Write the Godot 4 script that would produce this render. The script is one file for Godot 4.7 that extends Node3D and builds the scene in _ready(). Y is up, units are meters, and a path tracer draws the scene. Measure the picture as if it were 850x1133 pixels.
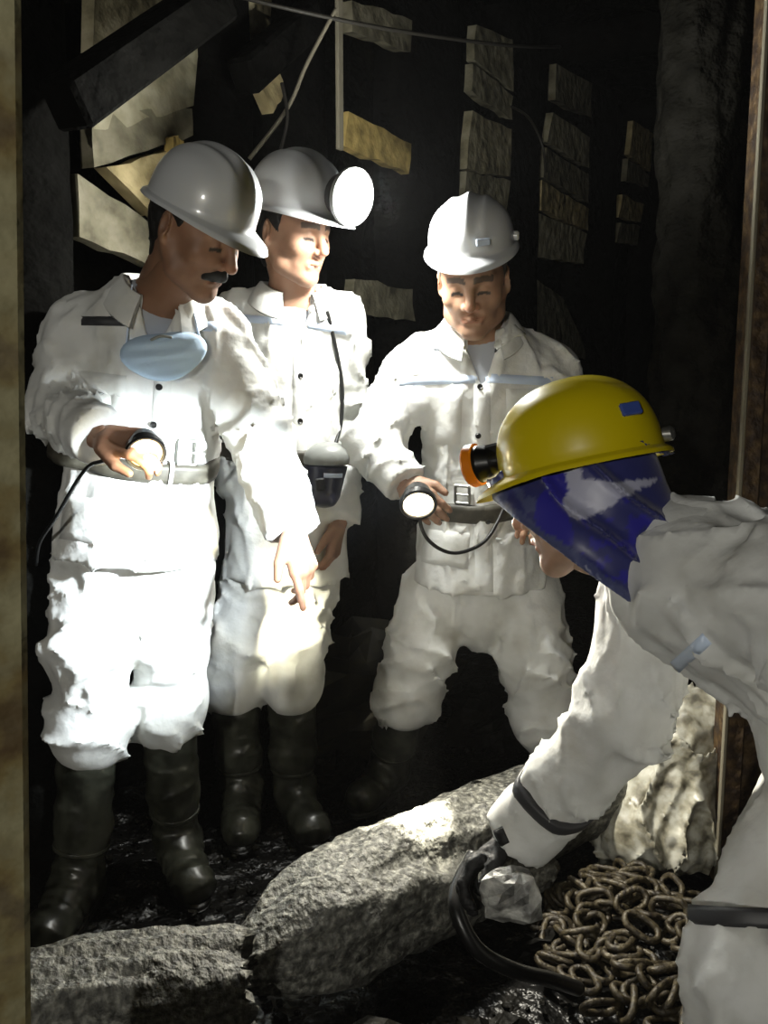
extends Node3D
# A coal-mine gallery: four people in white work suits look at fallen timber by lamp light.

const FOCAL := 1088.0
const EYE := Vector3(0, 1.35, 0)
const PITCH := 0.1606
var taken := {}
var M := {}
var noise_a := FastNoiseLite.new()
var noise_b := FastNoiseLite.new()
var noise_c := FastNoiseLite.new()
var rng := RandomNumberGenerator.new()

# ---------------------------------------------------------------- measured points
# point seen at picture position (x, y) at horizontal distance z from the camera
func ray(x: float, y: float) -> Vector3:
	var a := (x - 425.0) / FOCAL
	var b := (566.5 - y) / FOCAL
	return Vector3(a, -sin(PITCH) + b * cos(PITCH), -cos(PITCH) - b * sin(PITCH))

func at(x: float, y: float, z: float) -> Vector3:
	var d := ray(x, y)
	return EYE + d * (z / -d.z)

# ---------------------------------------------------------------- implicit shapes
class Shape:
	var v := PackedVector3Array()
	var n := PackedVector3Array()
	var c := PackedColorArray()
	var i := PackedInt32Array()

	func finish() -> ArrayMesh:
		if n.size() != v.size():
			n = PackedVector3Array()
			n.resize(v.size())
			for t in range(0, i.size(), 3):
				var a := i[t]; var b := i[t + 1]; var d := i[t + 2]
				var k := (v[d] - v[a]).cross(v[b] - v[a])
				n[a] += k; n[b] += k; n[d] += k
			for t in n.size():
				n[t] = n[t].normalized()
		var arr := []
		arr.resize(Mesh.ARRAY_MAX)
		arr[Mesh.ARRAY_VERTEX] = v
		arr[Mesh.ARRAY_NORMAL] = n
		if c.size() == v.size():
			arr[Mesh.ARRAY_COLOR] = c
		arr[Mesh.ARRAY_INDEX] = i
		var m := ArrayMesh.new()
		m.add_surface_from_arrays(Mesh.PRIMITIVE_TRIANGLES, arr)
		return m

	func quad(a: int, b: int, d: int, e: int) -> void:
		i.append_array(PackedInt32Array([a, b, d, a, d, e]))

class Field:
	var lo := Vector3.ZERO
	var h := 0.01
	var nx := 0
	var ny := 0
	var nz := 0
	var f := PackedFloat32Array()

	func _init(a: Vector3, b: Vector3, cell: float) -> void:
		lo = a; h = cell
		nx = int((b.x - a.x) / h) + 3
		ny = int((b.y - a.y) / h) + 3
		nz = int((b.z - a.z) / h) + 3
		f.resize(nx * ny * nz)
		f.fill(1.0)

	func span(a: Vector3, b: Vector3, m: float) -> PackedInt32Array:
		return PackedInt32Array([
			clampi(int((minf(a.x, b.x) - m - lo.x) / h), 1, nx - 2), clampi(int((maxf(a.x, b.x) + m - lo.x) / h) + 1, 1, nx - 2),
			clampi(int((minf(a.y, b.y) - m - lo.y) / h), 1, ny - 2), clampi(int((maxf(a.y, b.y) + m - lo.y) / h) + 1, 1, ny - 2),
			clampi(int((minf(a.z, b.z) - m - lo.z) / h), 1, nz - 2), clampi(int((maxf(a.z, b.z) + m - lo.z) / h) + 1, 1, nz - 2)])

	# tapered capsule from a to b, squashed by s along ax; flat 1: cut square at b, 2: at a; carve: take away
	func cone(a: Vector3, b: Vector3, ra: float, rb: float, k := 0.02, ax := Vector3.ZERO, s := 1.0, flat := 0, carve := false) -> void:
		var box := span(a, b, maxf(ra, rb) * maxf(1.0, s) + k + 3.0 * h)
		var ab := b - a
		var dir := ab.normalized()
		var w := 1.0 / s - 1.0
		var sq := absf(w) > 0.001
		var abq := ab + ax * (ab.dot(ax) * w) if sq else ab
		var l2 := maxf(abq.length_squared(), 0.0000001)
		var fix := sqrt(s) if s < 1.0 else 1.0
		for z in range(box[4], box[5] + 1):
			for y in range(box[2], box[3] + 1):
				var at_i := (z * ny + y) * nx
				for x in range(box[0], box[1] + 1):
					var q := Vector3(lo.x + x * h, lo.y + y * h, lo.z + z * h) - a
					var qq := q
					if sq:
						qq = q + ax * (q.dot(ax) * w)
					var t := clampf(qq.dot(abq) / l2, 0.0, 1.0)
					var d := ((qq - abq * t).length() - ra - (rb - ra) * t) * fix
					if flat & 1:
						d = maxf(d, (q - ab).dot(dir))
					if flat & 2:
						d = maxf(d, -q.dot(dir))
					var g := f[at_i + x]
					if carve:
						var e := maxf(k - absf(g + d), 0.0) / k
						f[at_i + x] = maxf(g, -d) + e * e * k * 0.25
					elif d < g + k:
						var e := maxf(k - absf(g - d), 0.0) / k
						f[at_i + x] = minf(g, d) - e * e * k * 0.25

	func ball(p: Vector3, r: float, k := 0.02, ax := Vector3.ZERO, s := 1.0, carve := false) -> void:
		cone(p, p + Vector3(0, 0.0001, 0), r, r, k, ax, s, 0, carve)

	# ellipsoid with axes of the basis b and radii r
	func egg(p: Vector3, b: Basis, r: Vector3, k := 0.02, carve := false) -> void:
		var m := maxf(r.x, maxf(r.y, r.z))
		var box := span(p, p, m + k + 3.0 * h)
		var least := minf(r.x, minf(r.y, r.z))
		for z in range(box[4], box[5] + 1):
			for y in range(box[2], box[3] + 1):
				var at_i := (z * ny + y) * nx
				for x in range(box[0], box[1] + 1):
					var q := Vector3(lo.x + x * h, lo.y + y * h, lo.z + z * h) - p
					var e3 := Vector3(q.dot(b.x) / r.x, q.dot(b.y) / r.y, q.dot(b.z) / r.z)
					var d := (e3.length() - 1.0) * lerpf(least, m, 0.3)
					var g := f[at_i + x]
					if carve:
						var e := maxf(k - absf(g + d), 0.0) / k
						f[at_i + x] = maxf(g, -d) + e * e * k * 0.25
					elif d < g + k:
						var e := maxf(k - absf(g - d), 0.0) / k
						f[at_i + x] = minf(g, d) - e * e * k * 0.25

	# keeps only what lies behind the plane (p, normal n), within reach of p; planes: take away where all of them agree
	func carve_planes(planes: Array, near: Vector3, reach: float) -> void:
		var box := span(near, near, reach)
		for z in range(box[4], box[5] + 1):
			for y in range(box[2], box[3] + 1):
				var at_i := (z * ny + y) * nx
				for x in range(box[0], box[1] + 1):
					if f[at_i + x] > 0.04:
						continue
					var p := Vector3(lo.x + x * h, lo.y + y * h, lo.z + z * h)
					var d := -1.0
					for pl in planes:
						d = maxf(d, (p - (pl[0] as Vector3)).dot(pl[1] as Vector3))
					f[at_i + x] = maxf(f[at_i + x], -d)

	# cloth folds: ridged noise stretched in the frame of an axis
	func folds(noise: FastNoiseLite, a: Vector3, b: Vector3, reach: float, side: Vector3, fr: Vector3, skew: float, amp: float, seed_at: Vector3) -> void:
		var box := span(a, b, reach)
		var wv := (b - a).normalized()
		var uv := (side - wv * side.dot(wv)).normalized()
		var vv := wv.cross(uv)
		var ab := b - a
		var l2 := maxf(ab.length_squared(), 0.0001)
		for z in range(box[4], box[5] + 1):
			for y in range(box[2], box[3] + 1):
				var at_i := (z * ny + y) * nx
				for x in range(box[0], box[1] + 1):
					var g := f[at_i + x]
					if absf(g) > 0.035:
						continue
					var q := Vector3(lo.x + x * h, lo.y + y * h, lo.z + z * h) - a
					var t := clampf(q.dot(ab) / l2, 0.0, 1.0)
					var dist := (q - ab * t).length()
					var wgt := 1.0 - smoothstep(reach * 0.65, reach, dist)
					if wgt <= 0.0:
						continue
					var cu := q.dot(uv); var cv := q.dot(vv); var cw := q.dot(wv)
					var s := noise.get_noise_3d(seed_at.x + cu * fr.x, seed_at.y + cv * fr.y, seed_at.z + (cw + skew * cu) * fr.z)
					var r := 1.0 - minf(absf(s) * 3.0, 1.0)
					f[at_i + x] = g - amp * wgt * (r * r - 0.33)

	func val(p: Vector3) -> float:
		var q := (p - lo) / h
		var x := int(q.x); var y := int(q.y); var z := int(q.z)
		if q.x < 0 or q.y < 0 or q.z < 0 or x >= nx - 1 or y >= ny - 1 or z >= nz - 1:
			return 1.0
		var fx := q.x - x; var fy := q.y - y; var fz := q.z - z
		var o := (z * ny + y) * nx + x
		var o2 := o + nx
		var o3 := o + nx * ny
		var o4 := o3 + nx
		var c0 := lerpf(lerpf(f[o], f[o + 1], fx), lerpf(f[o2], f[o2 + 1], fx), fy)
		var c1 := lerpf(lerpf(f[o3], f[o3 + 1], fx), lerpf(f[o4], f[o4 + 1], fx), fy)
		return lerpf(c0, c1, fz)

	func grad(p: Vector3) -> Vector3:
		var e := h * 0.8
		return Vector3(val(p + Vector3(e, 0, 0)) - val(p - Vector3(e, 0, 0)), val(p + Vector3(0, e, 0)) - val(p - Vector3(0, e, 0)), val(p + Vector3(0, 0, e)) - val(p - Vector3(0, 0, e))).normalized()

	# first point of the surface met from p along d
	func hit(p: Vector3, d: Vector3, far := 4.0) -> Vector3:
		var t := 0.0
		var dn := d.normalized()
		var last := 0.0
		while t < far:
			var g := val(p + dn * t)
			if g < 0.0:
				var a := last; var b := t
				for k in 12:
					var m := (a + b) * 0.5
					if val(p + dn * m) < 0.0: b = m
					else: a = m
				return p + dn * b
			last = t
			t += clampf(g * 0.6, 0.003, 0.012)
		return Vector3(INF, 0, 0)

	# surface met going outwards from an inner point
	func leave(p: Vector3, d: Vector3, far := 0.4) -> Vector3:
		var t := 0.0
		while t < far:
			if val(p + d * t) > 0.0:
				var a := t - 0.006; var b := t
				for k in 8:
					var m := (a + b) * 0.5
					if val(p + d * m) > 0.0: b = m
					else: a = m
				return p + d * b
			t += 0.006
		return p + d * far

	# surface nets
	func mesh_into(out: Shape, paint = null) -> void:
		var id := PackedInt32Array()
		id.resize(f.size())
		id.fill(-1)
		var sy := nx
		var sz := nx * ny
		var cells := PackedInt32Array()
		for z in nz - 1:
			for y in ny - 1:
				var o := (z * ny + y) * nx
				for x in nx - 1:
					var i0 := o + x
					if absf(f[i0]) > h * 9.0:
						continue
					var m := 0
					if f[i0] < 0: m += 1
					if f[i0 + 1] < 0: m += 1
					if f[i0 + sy] < 0: m += 1
					if f[i0 + sy + 1] < 0: m += 1
					if f[i0 + sz] < 0: m += 1
					if f[i0 + sz + 1] < 0: m += 1
					if f[i0 + sz + sy] < 0: m += 1
					if f[i0 + sz + sy + 1] < 0: m += 1
					if m == 0 or m == 8:
						continue
					var s := Vector3.ZERO
					var cnt := 0
					for b in 4:
						var yy := b & 1
						var zz := b >> 1
						var k := i0 + yy * sy + zz * sz
						var p := f[k]; var q := f[k + 1]
						if (p < 0) != (q < 0):
							s += Vector3(p / (p - q), yy, zz); cnt += 1
						k = i0 + yy + zz * sz
						p = f[k]; q = f[k + sy]
						if (p < 0) != (q < 0):
							s += Vector3(yy, p / (p - q), zz); cnt += 1
						k = i0 + yy + zz * sy
						p = f[k]; q = f[k + sz]
						if (p < 0) != (q < 0):
							s += Vector3(yy, zz, p / (p - q)); cnt += 1
					id[i0] = out.v.size()
					var pt := lo + (Vector3(x, y, z) + s / cnt) * h
					out.v.append(pt)
					if paint != null:
						out.c.append(paint.call(pt))
					cells.append(i0)
		for i0 in cells:
			var p := f[i0]
			var inside := p < 0
			if inside != (f[i0 + 1] < 0):
				var a := id[i0]; var b := id[i0 - sy]; var c := id[i0 - sy - sz]; var d := id[i0 - sz]
				if a >= 0 and b >= 0 and c >= 0 and d >= 0:
					if inside: out.quad(a, d, c, b)
					else: out.quad(a, b, c, d)
			if inside != (f[i0 + sy] < 0):
				var a := id[i0]; var b := id[i0 - sz]; var c := id[i0 - sz - 1]; var d := id[i0 - 1]
				if a >= 0 and b >= 0 and c >= 0 and d >= 0:
					if inside: out.quad(a, d, c, b)
					else: out.quad(a, b, c, d)
			if inside != (f[i0 + sz] < 0):
				var a := id[i0]; var b := id[i0 - 1]; var c := id[i0 - 1 - sy]; var d := id[i0 - sy]
				if a >= 0 and b >= 0 and c >= 0 and d >= 0:
					if inside: out.quad(a, d, c, b)
					else: out.quad(a, b, c, d)

# ---------------------------------------------------------------- nodes
func numbered(called: String) -> String:
	taken[called] = taken.get(called, -1) + 1
	return called if taken[called] == 0 else "%s_%03d" % [called, taken[called]]

func tag(o: Node, label: String, category: String, group := "") -> Node:
	o.set_meta("label", label)
	o.set_meta("category", category)
	if group: o.set_meta("group", group)
	return o

func thing(called: String, where: Vector3, label: String, category: String, group := "") -> Node3D:
	var o := Node3D.new()
	o.name = numbered(called)
	add_child(o)
	o.position = where
	tag(o, label, category, group)
	return o

# one named mesh under parent; the mesh is given in world metres and moved to the parent's place
func part(called: String, m: Mesh, mat: Material, parent: Node3D = null, label := "") -> MeshInstance3D:
	var o := MeshInstance3D.new()
	o.mesh = m
	o.material_override = mat
	o.cast_shadow = GeometryInstance3D.SHADOW_CASTING_SETTING_ON
	if parent == null:
		o.name = numbered(called)
		add_child(o)
	else:
		o.name = called
		parent.add_child(o, true)
		o.transform = Transform3D(Basis(), Vector3.ZERO) if not parent.is_inside_tree() else parent.global_transform.affine_inverse()
	if label: o.set_meta("label", label)
	return o

func struct(called: String, m: Mesh, mat: Material) -> MeshInstance3D:
	var o := part(called, m, mat)
	o.set_meta("kind", "structure")
	return o

# ---------------------------------------------------------------- surface shapes
func tube(path: PackedVector3Array, radii, sides := 10, caps := true) -> Shape:
	var s := Shape.new()
	var up := Vector3(0.13, 0.91, 0.37)
	var count := path.size()
	for k in count:
		var d := (path[mini(k + 1, count - 1)] - path[maxi(k - 1, 0)]).normalized()
		var u := (up - d * up.dot(d))
		if u.length() < 0.05: u = Vector3(1, 0, 0) - d * d.x
		u = u.normalized()
		up = u
		var w := d.cross(u)
		var r: float = radii if radii is float else radii[k]
		for j in sides:
			var a := TAU * j / sides
			s.v.append(path[k] + (u * cos(a) + w * sin(a)) * r)
	for k in count - 1:
		for j in sides:
			var j2 := (j + 1) % sides
			s.quad(k * sides + j, k * sides + j2, (k + 1) * sides + j2, (k + 1) * sides + j)
	if caps:
		for e in [0, count - 1]:
			var ci := s.v.size()
			s.v.append(path[e])
			for j in sides:
				var a: int = e * sides + j
				var b: int = e * sides + (j + 1) % sides
				if e == 0: s.i.append_array(PackedInt32Array([ci, b, a]))
				else: s.i.append_array(PackedInt32Array([ci, a, b]))
	return s

func curve(points: Array, steps := 10) -> PackedVector3Array:
	var out := PackedVector3Array()
	for k in points.size() - 1:
		var a: Vector3 = points[maxi(k - 1, 0)]
		var b: Vector3 = points[k]
		var c: Vector3 = points[k + 1]
		var d: Vector3 = points[mini(k + 2, points.size() - 1)]
		for t in steps:
			out.append(b.cubic_interpolate(c, a, d, float(t) / steps))
	out.append(points[-1])
	return out

# profile of (radius, height) pairs turned about the axis d at p; hard edges where asked by doubled points
func lathe(p: Vector3, d: Vector3, prof: Array, sides := 24) -> Shape:
	var s := Shape.new()
	var w := d.normalized()
	var u := w.cross(Vector3(0.31, 0.8, 0.51)).normalized()
	var q := w.cross(u)
	for k in prof.size() - 1:
		var a: Vector2 = prof[k]
		var b: Vector2 = prof[k + 1]
		var o := s.v.size()
		for j in sides:
			var t := TAU * j / sides
			var e := u * cos(t) + q * sin(t)
			s.v.append(p + w * a.y + e * a.x)
			s.v.append(p + w * b.y + e * b.x)
		for j in sides:
			var j2 := (j + 1) % sides
			s.quad(o + j * 2, o + j2 * 2, o + j2 * 2 + 1, o + j * 2 + 1)
	return s

# bevelled box: centre, basis, half sizes
func box(p: Vector3, b: Basis, hs: Vector3, bev := 0.006, out: Shape = null) -> Shape:
	var s := out if out else Shape.new()
	var st := [[0, 1, 2], [1, 2, 0], [2, 0, 1]]
	var flat_v := PackedVector3Array()
	for ax in st:
		for sg in [-1.0, 1.0]:
			var o := s.v.size()
			for q in [[-1, -1], [1, -1], [1, 1], [-1, 1]]:
				var c := Vector3.ZERO
				c[ax[0]] = sg * hs[ax[0]]
				c[ax[1]] = q[0] * (hs[ax[1]] - bev)
				c[ax[2]] = q[1] * (hs[ax[2]] - bev)
				s.v.append(p + b * c)
			if sg > 0: s.quad(o, o + 3, o + 2, o + 1)
			else: s.quad(o, o + 1, o + 2, o + 3)
		for sa in [-1.0, 1.0]:
			for sb in [-1.0, 1.0]:
				var o := s.v.size()
				for q in [[-1, 0], [1, 0], [1, 1], [-1, 1]]:
					var c := Vector3.ZERO
					c[ax[0]] = q[0] * (hs[ax[0]] - bev)
					c[ax[1]] = sa * (hs[ax[1]] - (0.0 if q[1] == 0 else bev))
					c[ax[2]] = sb * (hs[ax[2]] - (bev if q[1] == 0 else 0.0))
					s.v.append(p + b * c)
				if sa * sb > 0: s.quad(o, o + 3, o + 2, o + 1)
				else: s.quad(o, o + 1, o + 2, o + 3)
	for x in [-1.0, 1.0]:
		for y in [-1.0, 1.0]:
			for z in [-1.0, 1.0]:
				var o := s.v.size()
				s.v.append(p + b * Vector3(x * hs.x, y * (hs.y - bev), z * (hs.z - bev)))
				s.v.append(p + b * Vector3(x * (hs.x - bev), y * hs.y, z * (hs.z - bev)))
				s.v.append(p + b * Vector3(x * (hs.x - bev), y * (hs.y - bev), z * hs.z))
				if x * y * z > 0: s.i.append_array(PackedInt32Array([o, o + 2, o + 1]))
				else: s.i.append_array(PackedInt32Array([o, o + 1, o + 2]))
	return s

# rough sawn board: length along x, height along y, uneven edges
func board_mesh(length: float, high: float, thick: float, seed_v: float, rough := 0.012, segs := 7) -> Shape:
	var s := Shape.new()
	for k in segs + 1:
		var x := -length * 0.5 + length * k / segs
		var top := high * 0.5 + noise_a.get_noise_2d(seed_v * 31.0 + k * 37.0, 3.0) * rough * 2.0
		var bot := -high * 0.5 + noise_a.get_noise_2d(seed_v * 17.0 + k * 41.0, 90.0) * rough * 2.0
		var dz := noise_a.get_noise_2d(seed_v * 13.0 + k * 23.0, 40.0) * rough
		var e := 0.0
		if k == 0 or k == segs: e = rough * noise_a.get_noise_2d(seed_v * 7.0 + k * 5.0, 200.0) * 2.5
		var b := minf(0.006, thick * 0.3)
		for q in [Vector3(x + e, bot + b, thick * 0.5 + dz), Vector3(x - e, top - b, thick * 0.5 + dz), Vector3(x - e, top, thick * 0.5 - b + dz), Vector3(x - e, top, -thick * 0.5 + dz), Vector3(x + e, bot, -thick * 0.5 + dz), Vector3(x + e, bot, thick * 0.5 - b + dz)]:
			s.v.append(q)
	for k in segs:
		for j in 6:
			var a := k * 6 + j
			var b2 := k * 6 + (j + 1) % 6
			s.quad(a, a + 6, b2 + 6, b2)
	for e in [0, segs]:
		var o := s.v.size()
		for j in 6: s.v.append(s.v[e * 6 + j])
		for j in range(1, 5):
			if e == 0: s.i.append_array(PackedInt32Array([o, o + j, o + j + 1]))
			else: s.i.append_array(PackedInt32Array([o, o + j + 1, o + j]))
	return s

func flat_shaded(s: Shape) -> Shape:
	var r := Shape.new()
	for t in s.i.size():
		r.v.append(s.v[s.i[t]])
		r.i.append(t)
		if s.c.size() == s.v.size(): r.c.append(s.c[s.i[t]])
	return r

# round rough trunk along path with radius noise; ragged ends
func trunk(a: Vector3, b: Vector3, ra: float, rb: float, amp: float, seed_v: float, segs := 70, sides := 44, bend := Vector3.ZERO, taper := 0.0) -> Shape:
	var s := Shape.new()
	var d := (b - a).normalized()
	var u := d.cross(Vector3(0.2, 0.95, 0.11)).normalized()
	var w := d.cross(u)
	var length := (b - a).length()
	for k in segs + 1:
		var t := float(k) / segs
		var p := a.lerp(b, t) + bend * sin(t * PI)
		for j in sides:
			var g := TAU * j / sides
			var e := u * cos(g) + w * sin(g)
			var r := lerpf(ra, rb, t)
			if taper > 0.0: r *= 0.35 + 0.65 * sqrt(smoothstep(0.0, taper, t))
			var q := Vector3(cos(g) * 1.2, sin(g) * 1.2, t * length * 2.6) + Vector3(seed_v, seed_v * 2.0, 0)
			var n1 := noise_a.get_noise_3dv(q * 70.0)
			var n2 := noise_b.get_noise_3d(q.x * 260.0, q.y * 260.0, q.z * 110.0)
			var n3 := noise_a.get_noise_3dv(q * 26.0)
			r *= 1.0 + amp * (n3 * 1.6 + n1 * 0.6 - absf(n2) * 0.45)
			var endd := 0.0
			if k == 0 or k == segs: endd = noise_b.get_noise_2d(cos(g) * 120.0 + seed_v, sin(g) * 120.0) * 0.05
			s.v.append(p + e * r + d * endd)
	for k in segs:
		for j in sides:
			var j2 := (j + 1) % sides
			s.quad(k * sides + j, k * sides + j2, (k + 1) * sides + j2, (k + 1) * sides + j)
	for e in [0, segs]:
		var rings := [0.66, 0.33]
		var prev: int = e * sides
		var centre := a if e == 0 else b
		for rr in rings:
			var o := s.v.size()
			for j in sides:
				var q: Vector3 = s.v[e * sides + j]
				s.v.append(centre.lerp(q, rr) + d * noise_b.get_noise_2d(j * 31.0 + seed_v, rr * 300.0) * 0.03)
			for j in sides:
				var j2 := (j + 1) % sides
				if e == 0: s.quad(prev + j2, prev + j, o + j, o + j2)
				else: s.quad(prev + j, prev + j2, o + j2, o + j)
			prev = o
		var ci := s.v.size()
		s.v.append(centre)
		for j in sides:
			var j2 := (j + 1) % sides
			if e == 0: s.i.append_array(PackedInt32Array([ci, prev + j2, prev + j]))
			else: s.i.append_array(PackedInt32Array([ci, prev + j, prev + j2]))
	return s

# jagged lump of rock
func lump(p: Vector3, r: Vector3, seed_v: float, rough := 0.35, rings := 10, sides := 14) -> Shape:
	var s := Shape.new()
	for k in rings + 1:
		var a := PI * k / rings
		for j in sides:
			var g := TAU * j / sides
			var e := Vector3(sin(a) * cos(g), cos(a), sin(a) * sin(g))
			var n := noise_a.get_noise_3dv(e * 60.0 + Vector3(seed_v * 19.0, 0, seed_v)) + 0.5 * noise_b.get_noise_3dv(e * 150.0 + Vector3(0, seed_v * 7.0, 0))
			var m := maxf(absf(e.x), maxf(absf(e.y), absf(e.z)))
			var fac := lerpf(1.0, 0.8 / m, 0.55) * (1.0 + rough * n)
			s.v.append(p + e * r * fac)
	for k in rings:
		for j in sides:
			var j2 := (j + 1) % sides
			s.quad(k * sides + j, (k + 1) * sides + j, (k + 1) * sides + j2, k * sides + j2)
	return s

# a strip of material lying on a field: corners as outer points, thrown onto it along each one's ray from the eye
func patch(fl: Field, c: Array, nu := 8, nv := 4, off := 0.004) -> Shape:
	var s := Shape.new()
	var good := PackedInt32Array()
	for k in nv + 1:
		for j in nu + 1:
			var u := float(j) / nu
			var t := float(k) / nv
			var q: Vector2 = (c[0] as Vector2).lerp(c[1], u).lerp((c[3] as Vector2).lerp(c[2], u), t)
			var p := fl.hit(EYE + ray(q.x, q.y) * 0.9, ray(q.x, q.y))
			var ok := is_finite(p.x)
			good.append(1 if ok else 0)
			var edge := k == 0 or j == 0 or k == nv or j == nu
			s.v.append(p + fl.grad(p) * (off if not edge else off * 0.2) if ok else Vector3.ZERO)
	# cells that lie on the cloth; only the largest connected piece is kept
	var mark := PackedInt32Array()
	mark.resize(nu * nv)
	for k in nv:
		for j in nu:
			var o := k * (nu + 1) + j
			if good[o] + good[o + 1] + good[o + nu + 1] + good[o + nu + 2] < 4 or s.v[o].distance_to(s.v[o + nu + 2]) > 0.09: mark[k * nu + j] = -1
	var best := 0
	var best_n := 0
	var piece := 0
	for start in nu * nv:
		if mark[start] != 0: continue
		piece += 1
		var todo := [start]
		mark[start] = piece
		var cnt := 0
		while todo.size():
			var c0: int = todo.pop_back()
			cnt += 1
			for nb: int in [c0 - nu, c0 + nu, c0 - 1 if c0 % nu > 0 else -1, c0 + 1 if c0 % nu < nu - 1 else -1]:
				if nb >= 0 and nb < nu * nv and mark[nb] == 0:
					mark[nb] = piece
					todo.append(nb)
		if cnt > best_n:
			best_n = cnt
			best = piece
	for k in nv:
		for j in nu:
			var o := k * (nu + 1) + j
			if best_n > 0 and mark[k * nu + j] == best: s.quad(o, o + 1, o + nu + 2, o + nu + 1)
	# back face a little lower closes the strip
	var half := s.v.size()
	var tris := s.i.size()
	for k in half:
		var p := s.v[k]
		s.v.append(p - fl.grad(p) * (off + 0.003) if good[k] else p)
	for t in range(0, tris, 3):
		s.i.append_array(PackedInt32Array([s.i[t] + half, s.i[t + 2] + half, s.i[t + 1] + half]))
	var rims := {}
	for t in range(0, tris, 3):
		for e in 3:
			var a := s.i[t + e]
			var d := s.i[t + (e + 1) % 3]
			if rims.has(Vector2i(d, a)): rims.erase(Vector2i(d, a))
			else: rims[Vector2i(a, d)] = true
	for e: Vector2i in rims:
		s.quad(e.y, e.x, e.x + half, e.y + half)
	# drop the points that no face uses
	var map := {}
	var r := Shape.new()
	for t in s.i:
		if not map.has(t):
			map[t] = r.v.size()
			r.v.append(s.v[t])
		r.i.append(map[t])
	return r

# band round a limb or waist: ring of a field's outline in the plane (p, axis)
func band(fl: Field, p: Vector3, axis: Vector3, width: float, thick: float, far := 0.3, a0 := 0.0, a1 := TAU, front := Vector3(0, 0, 1), steps := 48) -> Shape:
	var s := Shape.new()
	var w := axis.normalized()
	var u := (front - w * front.dot(w)).normalized()
	var q := w.cross(u)
	var cols := steps + 1
	var dist := []
	for k in cols:
		var g := lerpf(a0, a1, float(k) / steps)
		var e := u * cos(g) + q * sin(g)
		var row := []
		for t in [-0.5, -0.25, 0.0, 0.25, 0.5]:
			var c: Vector3 = p + w * width * t
			row.append((fl.leave(c, e, far) - c).dot(e))
		row.sort()
		dist.append(row[3])
	var even := []
	for k in cols:
		var around := []
		for m in range(-3, 4):
			around.append(dist[posmod(k + m, steps) if a1 - a0 > 6.2 else clampi(k + m, 0, steps)])
		around.sort()
		even.append(maxf(dist[k] if dist[k] < around[3] + 0.03 else around[3], around[3]))
	for k in cols:
		var g := lerpf(a0, a1, float(k) / steps)
		var e := u * cos(g) + q * sin(g)
		var d: float = 0.0
		for m in [-1, 0, 1]: d += even[posmod(k + m, steps) if a1 - a0 > 6.2 else clampi(k + m, 0, steps)] / 3.0
		var n := 0
		for t in [-0.5, -0.25, 0.0, 0.25, 0.5]:
			s.v.append(p + w * width * t + e * (d + (thick if n > 0 and n < 4 else thick * 0.7)))
			n += 1
		s.v.append(p + w * width * 0.5 + e * (d - 0.012))
		s.v.append(p - w * width * 0.5 + e * (d - 0.012))
	for k in steps:
		for j in 7:
			var a := k * 7 + j
			var b := k * 7 + (j + 1) % 7
			s.quad(a, b, b + 7, a + 7)
	return s

# ---------------------------------------------------------------- materials
func noise_tex(freq: float, size: int, oct: int, ramp: Array, normal := false, strength := 4.0, kind := FastNoiseLite.TYPE_SIMPLEX_SMOOTH, seed_v := 1) -> NoiseTexture2D:
	var n := FastNoiseLite.new()
	n.noise_type = kind
	n.frequency = freq
	n.fractal_octaves = oct
	n.seed = seed_v
	var t := NoiseTexture2D.new()
	t.width = size
	t.height = size
	t.seamless = true
	t.noise = n
	if normal:
		t.as_normal_map = true
		t.bump_strength = strength
	elif ramp.size():
		var g := Gradient.new()
		g.offsets = PackedFloat32Array(ramp.map(func(r): return r[0]))
		g.colors = PackedColorArray(ramp.map(func(r): return r[1]))
		t.color_ramp = g
	return t

func mat(albedo: Color, rough: float, tex: Texture2D = null, scale := 1.0, normal: Texture2D = null, nscale := 1.0, metal := 0.0) -> StandardMaterial3D:
	var m := StandardMaterial3D.new()
	m.albedo_color = albedo
	m.roughness = rough
	m.metallic = metal
	if tex or normal:
		m.uv1_triplanar = true
		m.uv1_world_triplanar = true
		m.uv1_scale = Vector3.ONE * scale
	if tex: m.albedo_texture = tex
	if normal:
		m.normal_enabled = true
		m.normal_texture = normal
		m.normal_scale = nscale
	return m

func glow(c: Color, e: float) -> StandardMaterial3D:
	var m := StandardMaterial3D.new()
	m.albedo_color = Color(0.9, 0.9, 0.88)
	m.emission_enabled = true
	m.emission = c
	m.emission_energy_multiplier = e
	m.roughness = 0.2
	return m

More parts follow.
